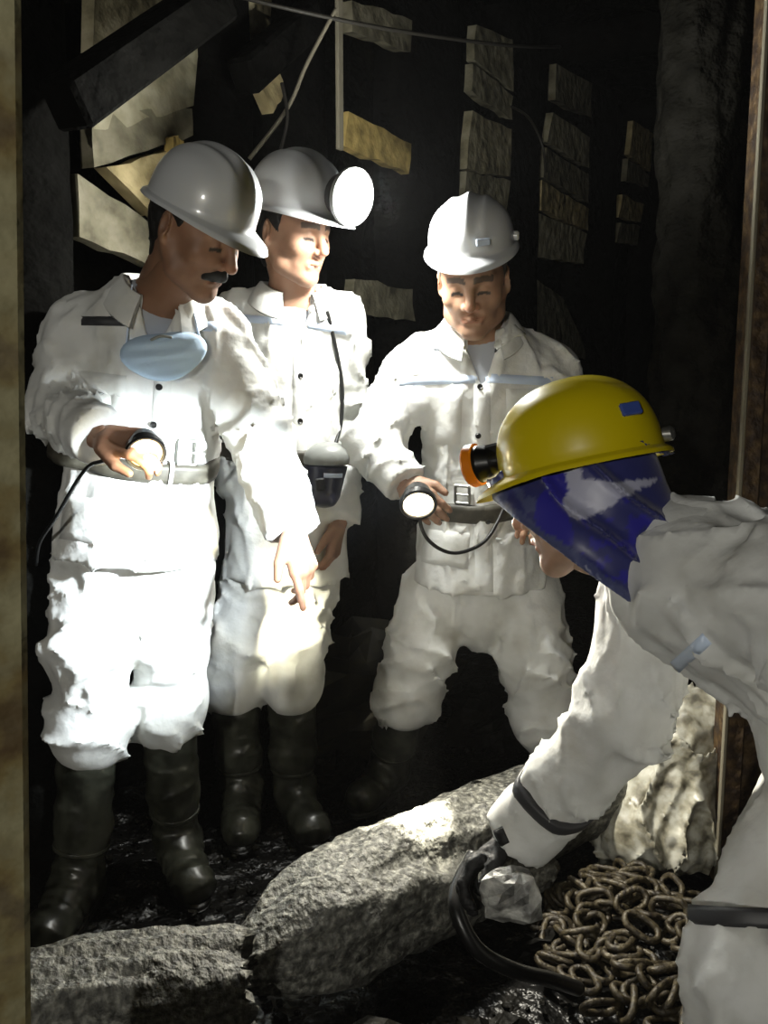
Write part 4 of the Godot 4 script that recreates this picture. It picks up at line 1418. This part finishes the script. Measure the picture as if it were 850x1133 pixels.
	var hb := Basis(sd, up, face)
	part("sticker", box(R.hc - face * 0.103 + nr * 0.058 + up * 0.055, hb * Basis(Vector3.UP, -0.85 * near) * Basis(Vector3.RIGHT, 0.35), Vector3(0.016, 0.010, 0.004), 0.002).finish(), M.sticker, hm, "small blue and grey sticker")
	part("cable_clip", lathe(R.hc - face * 0.138 + nr * 0.02 + up * 0.01, -face, [Vector2(0.011, -0.004), Vector2(0.011, 0.008), Vector2(0.006, 0.012), Vector2(0, 0.012)], 12).finish(), M.buckle, hm)

# ---------------------------------------------------------------- the gallery
# left wall line: points w0 + wd * t, facing wn
var w0 := Vector3(-0.297, 0, -3.4)
var wd := Vector3(0.448, 0, -0.894)
var wn := Vector3(0.894, 0, 0.448)

# where the sight line through (x, y) meets the wall plane moved out by off: (t, height)
func on_wall(x: float, y: float, off := 0.0) -> Vector2:
	var d := ray(x, y)
	var s := (w0 + wn * off - EYE).dot(wn) / d.dot(wn)
	var p := EYE + d * s
	return Vector2((p - w0).dot(wd), p.y)

func wall_pt(t: float, y: float, off := 0.0) -> Vector3:
	return w0 + wd * t + wn * off + Vector3(0, y, 0)

# rock face on a grid: origin, two edges, outward normal
func rock_sheet(o: Vector3, e1: Vector3, e2: Vector3, n: Vector3, n1: int, n2: int, amp: float, seed_v: float) -> Shape:
	var s := Shape.new()
	for j in n2 + 1:
		for i in n1 + 1:
			var p := o + e1 * i / n1 + e2 * j / n2
			var g := noise_a.get_noise_3dv(p * 38.0 + Vector3(seed_v, 0, 0)) * 1.2 + noise_b.get_noise_3dv(p * 120.0) * 0.6 + noise_a.get_noise_3dv(p * 300.0) * 0.25
			s.v.append(p + n * amp * g)
	for j in n2:
		for i in n1:
			var a := j * (n1 + 1) + i
			s.quad(a, a + 1, a + n1 + 2, a + n1 + 1)
	# body behind the face
	var back := s.v.size()
	for c in [o, o + e1, o + e1 + e2, o + e2]: s.v.append(c - n * 0.4)
	s.quad(back, back + 3, back + 2, back + 1)
	var k := [0, n1, n2 * (n1 + 1) + n1, n2 * (n1 + 1)]
	for j in 4:
		var j2 := (j + 1) % 4
		s.quad(k[j], back + j, back + j2, k[j2])
	return s

# squared timber between two sight lines at height y, its front flush with the lagging
func post(xl: float, xr: float, y: float, label: String, lean := 0.0, deep := 0.09) -> void:
	var f := 0.09
	var tl := on_wall(xl, y, f).x
	var tr := on_wall(xr, y, f).x
	var a := wall_pt((tl + tr) * 0.5 - lean, 0.0, f - deep)
	var b := wall_pt((tl + tr) * 0.5 + lean, 3.0, f - deep)
	var upv := (b - a).normalized()
	var x := ortho(wd, upv)
	var s := Shape.new()
	var n := 40
	var hw := (tr - tl) * 0.5
	for k in n + 1:
		var c := a.lerp(b, float(k) / n)
		for j in 16:
			var g := TAU * (j + 0.5) / 16
			var e := Vector2(cos(g), sin(g))
			var m := maxf(absf(e.x), absf(e.y))
			e = e / lerpf(1.0, m, 0.85)
			var p := c + x * e.x * hw + x.cross(upv) * e.y * deep
			p += (p - c).normalized() * noise_a.get_noise_3d(p.x * 160.0, p.y * 40.0, p.z * 160.0) * 0.012
			s.v.append(p)
	for k in n:
		for j in 16:
			var j2 := (j + 1) % 16
			s.quad(k * 16 + j, (k + 1) * 16 + j, (k + 1) * 16 + j2, k * 16 + j2)
	tag(part("support_post", s.finish(), M.post), label, "post")

func wall_board(parent: Node3D, c: Array, thick: float, off: float, m: Material, seed_v: float) -> void:
	# four corners given as picture points on the wall plane; becomes a thick uneven slab
	var q := []
	for p in c:
		q.append(on_wall(p.x, p.y, off))
	var s := Shape.new()
	var n := 6
	for side in 2:
		for j in 3:
			for i in n + 1:
				var u := float(i) / n
				var v := float(j) / 2.0
				var e: Vector2 = (q[0] as Vector2).lerp(q[1], u).lerp((q[3] as Vector2).lerp(q[2], u), v)
				var g := noise_a.get_noise_3d(seed_v * 50.0 + u * 90.0, v * 70.0, 5.0)
				var g2 := noise_a.get_noise_3d(seed_v * 50.0 + u * 140.0, v * 70.0, 95.0)
				var p := wall_pt(e.x + (g2 * 0.012 if i == 0 or i == n else 0.0), e.y + (g * 0.014 if j != 1 else 0.0), off + (thick * 0.5 if side == 0 else -thick * 0.5) + (g2 * 0.006 if side == 0 else 0.0))
				s.v.append(p)
	var per := 3 * (n + 1)
	for j in 2:
		for i in n:
			var a := j * (n + 1) + i
			s.quad(a, a + 1, a + n + 2, a + n + 1)
			s.quad(per + a, per + a + n + 1, per + a + n + 2, per + a + 1)
	var loop := []
	for i in n: loop.append(i)
	for j in 2: loop.append(j * (n + 1) + n)
	for i in range(n, 0, -1): loop.append(2 * (n + 1) + i)
	for j in range(2, 0, -1): loop.append(j * (n + 1))
	for k in loop.size():
		var a: int = loop[k]
		var b: int = loop[(k + 1) % loop.size()]
		s.quad(a, per + a, per + b, b)
	part("board", flat_shaded(s).finish(), m, parent)

func build_place() -> void:
	# floor: wet trodden mud
	var fs := Shape.new()
	var nx := 90
	var nz := 130
	for j in nz + 1:
		for i in nx + 1:
			var x := -3.2 + 7.2 * i / nx
			var z := 3.2 - 10.4 * j / nz
			var y := noise_a.get_noise_2d(x * 60.0, z * 60.0) * 0.022 + noise_a.get_noise_2d(x * 220.0, z * 220.0) * 0.016 - 0.012
			fs.v.append(Vector3(x, y, z))
	for j in nz:
		for i in nx:
			var a := j * (nx + 1) + i
			fs.quad(a, a + nx + 1, a + nx + 2, a + 1)
	var floor_n := struct("floor", fs.finish(), M.mud)
	part("floor_bed", box(Vector3(3, -0.3, -6.5), Basis(), Vector3(10, 0.23, 12), 0.01).finish(), M.mud, floor_n)
	# left wall: rock behind timber lagging
	var wl := struct("wall_left", rock_sheet(wall_pt(-7, -0.2, -0.22), wd * 24.0, Vector3(0, 3.9, 0), wn, 190, 34, 0.07, 3.0).finish(), M.coal)
	struct("wall_right", rock_sheet(wall_pt(17, -0.2, 3.0), wd * -24.0, Vector3(0, 3.9, 0), -wn, 90, 20, 0.1, 30.0).finish(), M.coal)
	struct("wall_end", rock_sheet(wall_pt(16.5, -0.2, -0.4), wn * 4.0, Vector3(0, 3.9, 0), -wd, 30, 24, 0.1, 60.0).finish(), M.coal)
	struct("wall_back", rock_sheet(wall_pt(-6.5, -0.2, 3.6), wn * -4.2, Vector3(0, 3.9, 0), wd, 30, 24, 0.1, 80.0).finish(), M.coal)
	struct("ceiling", rock_sheet(wall_pt(-7, 3.35, -0.5), wn * 4.0, wd * 24.0, Vector3.DOWN, 40, 150, 0.09, 90.0).finish(), M.coal)
	# lagging boards that the light picks out; corners in order top-left, top-right, bottom-right, bottom-left
	var B: Array = M.boards
	var V := func(x, y): return Vector2(x, y)
	var list := [
		# beside the dark post behind the moustached man
		[[98, -40, 225, -40, 214, 12, 98, 62], 0], [[98, 64, 170, 30, 170, 38, 98, 86], 1],
		[[98, 118, 214, 48, 206, 118, 98, 150], 1], [[96, 128, 208, 120, 206, 150, 96, 186], 3],
		[[112, 188, 186, 166, 182, 250, 150, 226], 2], [[80, 196, 176, 256, 176, 300, 80, 262], 3],
		[[270, -10, 296, -10, 290, 55, 268, 70], 0], [[276, 82, 300, 74, 312, 100, 296, 126], 2],
		# column behind the man facing us
		[[522, 26, 574, 48, 571, 108, 521, 66], 1], [[520, 70, 570, 112, 566, 134, 518, 104], 1], [[518, 124, 564, 144, 560, 196, 512, 188], 0], [[512, 190, 560, 200, 556, 240, 508, 226], 1],
		# next column
		[[612, 72, 660, 96, 658, 134, 610, 112], 3], [[608, 124, 656, 156, 654, 190, 603, 158], 1], [[602, 164, 653, 196, 650, 226, 597, 196], 3], [[597, 200, 650, 232, 648, 256, 594, 232], 2], [[592, 236, 646, 258, 642, 292, 588, 284], 1],
		# far column
		[[698, 134, 722, 150, 716, 190, 694, 172], 2], [[692, 176, 716, 194, 714, 206, 690, 200], 3], [[686, 216, 709, 226, 706, 246, 682, 240], 2], [[684, 246, 706, 250, 702, 272, 680, 268], 3],
		# dark low boards and slabs behind the men
		[[388, 308, 456, 322, 454, 356, 384, 346], 3], [[384, 0, 450, 24, 450, 60, 384, 36], 3], [[575, 300, 620, 330, 650, 400, 560, 360], 3],
	]
	var seed_v := 1.0
	for e in list:
		var c: Array = e[0]
		wall_board(wl, [Vector2(c[0], c[1]), Vector2(c[2], c[3]), Vector2(c[4], c[5]), Vector2(c[6], c[7])], 0.04, 0.06, B[e[1]], seed_v)
		seed_v += 1.0
	wall_board(wl, [Vector2(382, 124), Vector2(452, 160), Vector2(449, 192), Vector2(377, 162)], 0.035, 0.09, M.pale_board, 77.0)
	wall_board(wl, [Vector2(186, 152), Vector2(198, 154), Vector2(198, 176), Vector2(188, 186)], 0.03, 0.09, M.pale_board, 78.0)
	# posts
	post(20, 95, 300, "black timber post close behind the rusty pillar")
	post(212, 290, 100, "wide black timber post above the moustached person's helmet", 0.0, 0.1)
	post(305, 372, 100, "broad black post behind the dazzling cap lamp", 0.0, 0.09)
	post(452, 518, 100, "black post between the bright plank and the first board stack", -0.02)
	post(565, 606, 150, "black post between the two stacks of grey boards", -0.05)
	post(652, 692, 150, "black post before the farthest lit boards", -0.08)
	post(722, 745, 150, "black post half hidden by the rough log prop", -0.08)
	# diagonal brace
	var ba := wall_pt(on_wall(70, 118, 0.2).x, on_wall(70, 118, 0.2).y, 0.2)
	var bb := wall_pt(on_wall(240, -2, 0.2).x, on_wall(240, -2, 0.2).y, 0.2)
	var bx := (bb - ba).normalized()
	var br := part("brace_beam", flat_shaded(box((ba + bb) * 0.5, Basis(bx, ortho(Vector3.UP, bx), bx.cross(ortho(Vector3.UP, bx))), Vector3((bb - ba).length() * 0.5, 0.055, 0.05), 0.01)).finish(), M.post)
	tag(br, "slanting black brace beam leaning to the wide black post", "beam")
	var bc := wall_pt(on_wall(268, 86, 0.16).x, on_wall(268, 86, 0.16).y, 0.16)
	var bd := wall_pt(on_wall(345, 18, 0.16).x, on_wall(345, 18, 0.16).y, 0.16)
	bx = (bd - bc).normalized()
	br = part("brace_beam", flat_shaded(box((bc + bd) * 0.5, Basis(bx, ortho(Vector3.UP, bx), bx.cross(ortho(Vector3.UP, bx))), Vector3((bd - bc).length() * 0.5, 0.05, 0.04), 0.01)).finish(), M.post)
	tag(br, "short slanting black beam above the small pale slab", "beam")
	# light lath hanging behind the cap lamp
	var la := wall_pt(on_wall(377, -20, 0.28).x, on_wall(377, -20, 0.28).y, 0.28)
	var lb := wall_pt(on_wall(374, 165, 0.28).x, on_wall(374, 165, 0.28).y, 0.28)
	var lt := part("hanging_lath", flat_shaded(box((la + lb) * 0.5, Basis(wd, Vector3.UP, wn), Vector3(0.015, (la - lb).length() * 0.5, 0.006), 0.002)).finish(), M.strap)
	tag(lt, "thin pale lath hanging upright behind the cap lamp", "lath")
	# roof beams across the gallery
	for t in [-2.6, -1.2, 0.5, 1.5, 3.0, 5.0, 7.5]:
		var r := part("roof_beam", trunk(wall_pt(t, 3.12, -0.2), wall_pt(t + 0.1, 3.1, 3.1), 0.11, 0.1, 0.08, t * 7.0, 40, 18).finish(), M.post)
		tag(r, "dark round roof timber running across the gallery ceiling", "beam", "roof timbers of the gallery")
	# rough grey log prop
	var pa := at(776, 330, 3.1)
	var lp := part("log_prop", trunk(Vector3(pa.x + 0.03, -0.05, pa.z), Vector3(pa.x - 0.04, 3.0, pa.z - 0.05), 0.135, 0.12, 0.13, 5.0, 110, 40).finish(), M.post_grey)
	tag(lp, "thick rough grey log prop standing beside the steel upright", "post")
	# steel upright on the right: H section
	var sp := Vector3(0.863, 1.5, -2.4)
	var rt := thing("steel_upright", Vector3(sp.x + 0.06, 0, sp.z), "rusty brown steel upright with thin pale edge behind the bending person", "post")
	part("flange", box(sp + Vector3(0.022, 0, 0), Basis(), Vector3(0.022, 1.52, 0.05), 0.004).finish(), M.rust, rt)
	part("web", box(sp + Vector3(0.09, 0, -0.01), Basis(), Vector3(0.055, 1.52, 0.006), 0.002).finish(), M.rust, rt)
	part("flange", box(sp + Vector3(0.158, 0, 0), Basis(), Vector3(0.022, 1.52, 0.05), 0.004).finish(), M.rust, rt)
	part("edge_strip", box(sp + Vector3(-0.004, 0, 0.044), Basis(), Vector3(0.005, 1.5, 0.008), 0.002).finish(), M.strap, rt, "thin pale edge strip")
	# stained steel pillar close on the left
	var ea := at(31, 0, 0.86)
	var eb := at(41, 1133, 0.86)
	var pd := (ea - eb).normalized()
	var px := ortho(Vector3(0.94, 0, -0.34), pd)
	var pz := px.cross(pd)
	var pl := part("pillar", flat_shaded(box((ea + eb) * 0.5 - px * 0.075 - pz * 0.03 + Vector3(0, 0.12, 0), Basis(px, pd, pz), Vector3(0.075, 1.62, 0.03), 0.005)).finish(), M.pillar)
	tag(pl, "stained beige and rust pillar rising close before the moustached person", "pillar")
	# fallen timber
	var o := part("fallen_log", trunk(at(268, 1072, 1.72), at(560, 928, 2.28), 0.135, 0.145, 0.10, 21.0, 150, 72, Vector3(0, 0.02, 0), 0.3).finish(), M.bark)
	tag(o, "big rough grey log lying before the men, lamp-lit on top", "log")
	o = part("fallen_log", trunk(at(540, 918, 2.34), at(690, 860, 2.60), 0.125, 0.115, 0.06, 37.0, 70, 44).finish(), M.bark)
	tag(o, "smoother log lying beyond the lamp-lit log, under the reaching sleeve", "log")
	o = part("fallen_log", trunk(at(-70, 1150, 1.52), at(268, 1092, 1.66), 0.125, 0.11, 0.12, 51.0, 110, 64, Vector3(0, 0.01, 0)).finish(), M.bark)
	tag(o, "cracked grey log piece lying at the foot of the beige pillar", "log")
	# things the bending person handles
	var st := part("stone_block", flat_shaded(lump(at(566, 990, 1.555), Vector3(0.055, 0.048, 0.05), 3.3, 0.3, 9, 12)).finish(), M.stone)
	tag(st, "pale angular stone gripped under the black glove", "stone")
	var hz := part("rubber_hose", tube(curve([at(524, 946, 1.76), at(506, 985, 1.70), at(508, 1015, 1.66), at(530, 1052, 1.64), at(570, 1074, 1.66), at(610, 1084, 1.72), at(640, 1094, 1.78)], 12), 0.015, 14).finish(), M.hose)
	tag(hz, "black rubber hose curving below the gloved hand", "hose")
	# chain heap
	var ch := thing("chain", at(700, 1050, 2.0), "heap of rusty iron chain links on the floor below the reaching arm", "chain")
	var link := link_mesh()
	rng.seed = 77
	var p := Vector3(0, 0, 0)
	var centre := at(706, 1040, 2.02)
	centre.y = 0.03
	var count := 120
	for k in count:
		var a := rng.randf() * TAU if k % 6 == 0 else k * 0.83
		var rad := 0.02 + 0.20 * sqrt(rng.randf())
		var hgt := 0.012 + 0.10 * maxf(0.0, 1.0 - rad / 0.26) * rng.randf_range(0.3, 1.0)
		var pos := centre + Vector3(cos(a) * rad * 0.95, hgt, sin(a) * rad * 1.35)
		var l := MeshInstance3D.new()
		l.name = "link"
		l.mesh = link
		l.material_override = M.chain
		ch.add_child(l, true)
		var roll := PI * 0.5 * rng.randf_range(0.3, 0.9) if k % 2 == 0 else rng.randf_range(-0.3, 0.3)
		l.global_transform = Transform3D((Basis(Vector3.UP, rng.randf() * TAU) * Basis(Vector3.RIGHT, roll) * Basis(Vector3(0, 0, 1), rng.randf_range(-0.5, 0.5))).scaled(Vector3.ONE * 0.85), pos)
	# white plastic sack
	var sc := at(736, 880, 2.50)
	var sf := Field.new(Vector3(sc.x - 0.3, -0.02, sc.z - 0.25), Vector3(sc.x + 0.3, 0.55, sc.z + 0.25), 0.009)
	sf.cone(Vector3(sc.x - 0.02, 0.10, sc.z), Vector3(sc.x + 0.03, 0.30, sc.z - 0.02), 0.165, 0.12, 0.05)
	sf.cone(Vector3(sc.x + 0.03, 0.30, sc.z - 0.02), Vector3(sc.x + 0.10, 0.42, sc.z - 0.03), 0.09, 0.06, 0.05)
	sf.cone(Vector3(sc.x - 0.10, 0.09, sc.z + 0.06), Vector3(sc.x + 0.12, 0.08, sc.z + 0.02), 0.09, 0.10, 0.06)
	sf.folds(noise_c, Vector3(sc.x, 0.0, sc.z), Vector3(sc.x + 0.05, 0.45, sc.z), 0.32, Vector3.RIGHT, Vector3(100, 100, 50), 0.7, 0.034, Vector3(5, 6, 7))
	sf.folds(noise_c, Vector3(sc.x, 0.0, sc.z), Vector3(sc.x + 0.05, 0.45, sc.z), 0.32, Vector3.RIGHT, Vector3(190, 190, 130), -0.6, 0.010, Vector3(5, 60, 7))
	sf.carve_planes([[Vector3(0, 0.0, 0), Vector3.UP]], sc, 0.6)
	var ss := Shape.new()
	sf.mesh_into(ss)
	tag(part("plastic_sack", ss.finish(), M.plastic), "crumpled dirty white plastic sack behind the chain heap", "sack")
	# coal lumps on the floor and at the foot of the wall
	rng.seed = 5
	var spots := [
		[388, 735, 3.14, 0.25, "large brownish rock lying between the cap lamp wearer and the person facing out"],
		[372, 866, 2.92, 0.08, "flat dark rock lying beside the cap lamp wearer's boots"],
		[218, 888, 2.72, 0.07, "small dark rock lying behind the moustached person's forward boot"],
		[62, 945, 2.42, 0.06, "small wet rock lying between the beige pillar and the moustached person's boot"],
		[540, 820, 3.30, 0.13, "dark rock lying behind the straddled legs of the person facing out"],
		[690, 780, 3.55, 0.17, "large black rock lying at the foot of the rough log prop"],
		[606, 1010, 2.05, 0.05, "wet black rock lying between the rubber hose and the chain heap"],
		[430, 1130, 1.62, 0.085, "low black coal lump lying under the lamp-lit log"],
		[545, 1120, 1.66, 0.075, "low black coal lump lying under the rubber hose"]]
	for e in spots:
		var c := at(e[0], e[1], e[2])
		var r: float = e[3]
		c.y = r * 0.5 if r < 0.25 else r * 0.85
		var lk := part("coal_lump", flat_shaded(lump(c, Vector3(r * 1.2, r * 0.85, r), c.x * 9.0 + c.z * 5.0, 0.55, 11, 16)).finish(), M.brown_rock if e[0] == 388 else M.coal)
		tag(lk, e[4], "rock")
	var grit := MultiMesh.new()
	grit.transform_format = MultiMesh.TRANSFORM_3D
	grit.mesh = flat_shaded(lump(Vector3.ZERO, Vector3(1, 0.7, 0.9), 2.0, 0.6, 5, 7)).finish()
	grit.instance_count = 2600
	for k in grit.instance_count:
		var r := 0.004 + 0.014 * pow(rng.randf(), 3.0)
		var x := rng.randf_range(-1.1, 1.3)
		var z := rng.randf_range(-3.3, -1.4)
		grit.set_instance_transform(k, Transform3D(Basis(Vector3.UP, rng.randf() * TAU).scaled(Vector3.ONE * r), Vector3(x, rng.randf_range(-0.012, 0.006), z)))
	var gi := MultiMeshInstance3D.new()
	gi.name = "coal_grit"
	gi.multimesh = grit
	gi.material_override = M.coal
	add_child(gi)
	tag(gi, "fine coal grit strewn over the wet floor", "grit")
	gi.set_meta("kind", "stuff")
	# wires and roots under the roof
	var wires := [
		[[at(240, -10, 2.9), at(330, 12, 2.9), at(440, 34, 3.1), at(560, 50, 3.6), at(620, 52, 4.2)], 0.006, "thin sagging wire crossing below the roof"],
		[[at(372, 10, 2.95), at(340, 70, 2.92), at(318, 120, 2.9), at(276, 176, 2.88)], 0.006, "pale frayed cord slanting down to the moustached person's helmet"],
		[[at(312, 92, 2.9), at(318, 130, 2.88), at(310, 168, 2.87), at(300, 200, 2.86)], 0.005, "short loose cord hanging behind the men"],
		[[at(566, 118, 4.9), at(585, 130, 4.7), at(600, 160, 4.6), at(604, 190, 4.7)], 0.006, "thin curled wire on the post between board stacks"],
	]
	for e in wires:
		tag(part("wire", tube(curve(e[0], 10), e[1], 7).finish(), M.strap if e[1] == 0.006 and e[2].begins_with("pale") else M.wire), e[2], "wire")

func link_mesh() -> ArrayMesh:
	var path := PackedVector3Array()
	var n := 22
	for k in n + 1:
		var g := TAU * k / n
		path.append(Vector3(cos(g) * 0.030 + signf(cos(g)) * 0.016 * minf(1.0, absf(cos(g)) * 3.0), 0, sin(g) * 0.026))
	var s := Shape.new()
	var sides := 7
	for k in n:
		var d := (path[(k + 1) % n] - path[(k - 1 + n) % n]).normalized()
		var w := d.cross(Vector3.UP)
		for j in sides:
			var a := TAU * j / sides
			s.v.append(path[k] + (Vector3.UP * cos(a) + w * sin(a)) * 0.0095)
	for k in n:
		for j in sides:
			var j2 := (j + 1) % sides
			var k2 := (k + 1) % n
			s.quad(k * sides + j, k * sides + j2, k2 * sides + j2, k2 * sides + j)
	return s.finish()

# lamp on a timber stand behind the camera (two more miners' lamps light the scene from there)
func stand_lamp(p: Vector3, target: Vector3, label: String, e: float) -> void:
	var o := thing("stand_lamp", Vector3(p.x, 0, p.z), label, "lamp")
	part("stand", trunk(Vector3(p.x, -0.03, p.z + 0.09), Vector3(p.x, p.y + 0.15, p.z + 0.09), 0.04, 0.035, 0.06, p.x * 9.0, 30, 14).finish(), M.post, o)
	var d := (target - p).normalized()
	lamp_head(o, p, d, 0.04, Color(1, 1, 0.96), 12.0, M.grey_plastic, M.black_plastic, 0.06)
	spot(o, p + d * 0.02, d, Color(1, 0.985, 0.94), e, 52.0, 0.03, 0.5)

func _ready() -> void:
	var cam := Camera3D.new()
	cam.name = "camera"
	add_child(cam)
	cam.position = EYE
	cam.rotation = Vector3(-PITCH, 0, 0)
	cam.fov = rad_to_deg(2.0 * atan(566.5 / FOCAL))
	cam.near = 0.05
	cam.current = true
	var we := WorldEnvironment.new()
	we.name = "world_environment"
	var env := Environment.new()
	env.background_mode = Environment.BG_COLOR
	env.background_color = Color(0, 0, 0)
	env.tonemap_mode = Environment.TONE_MAPPER_LINEAR
	env.tonemap_exposure = 1.0
	env.sdfgi_enabled = true
	env.ssao_enabled = true
	env.ssil_enabled = true
	env.fog_enabled = true
	env.fog_mode = Environment.FOG_MODE_EXPONENTIAL
	env.fog_density = 0.0015
	env.fog_light_color = Color(1, 1, 1)
	we.environment = env
	add_child(we)
	noise_a.noise_type = FastNoiseLite.TYPE_SIMPLEX_SMOOTH
	noise_a.frequency = 0.05
	noise_a.fractal_octaves = 2
	noise_a.seed = 4
	noise_c.noise_type = FastNoiseLite.TYPE_SIMPLEX_SMOOTH
	noise_c.frequency = 0.05
	noise_c.fractal_octaves = 1
	noise_c.seed = 6
	noise_b.noise_type = FastNoiseLite.TYPE_SIMPLEX_SMOOTH
	noise_b.frequency = 0.05
	noise_b.fractal_octaves = 3
	noise_b.seed = 9
	materials()
	stand_lamp(Vector3(-0.85, 1.75, 1.9), Vector3(-0.1, 1.45, -2.5), "lamp on a timber stand behind the photographer, near the board wall", 3.5)
	stand_lamp(Vector3(0.95, 1.70, 1.9), Vector3(0.1, 1.45, -2.5), "lamp on a timber stand behind the photographer, far from the board wall", 4.6)
	build_place()
	build_people()
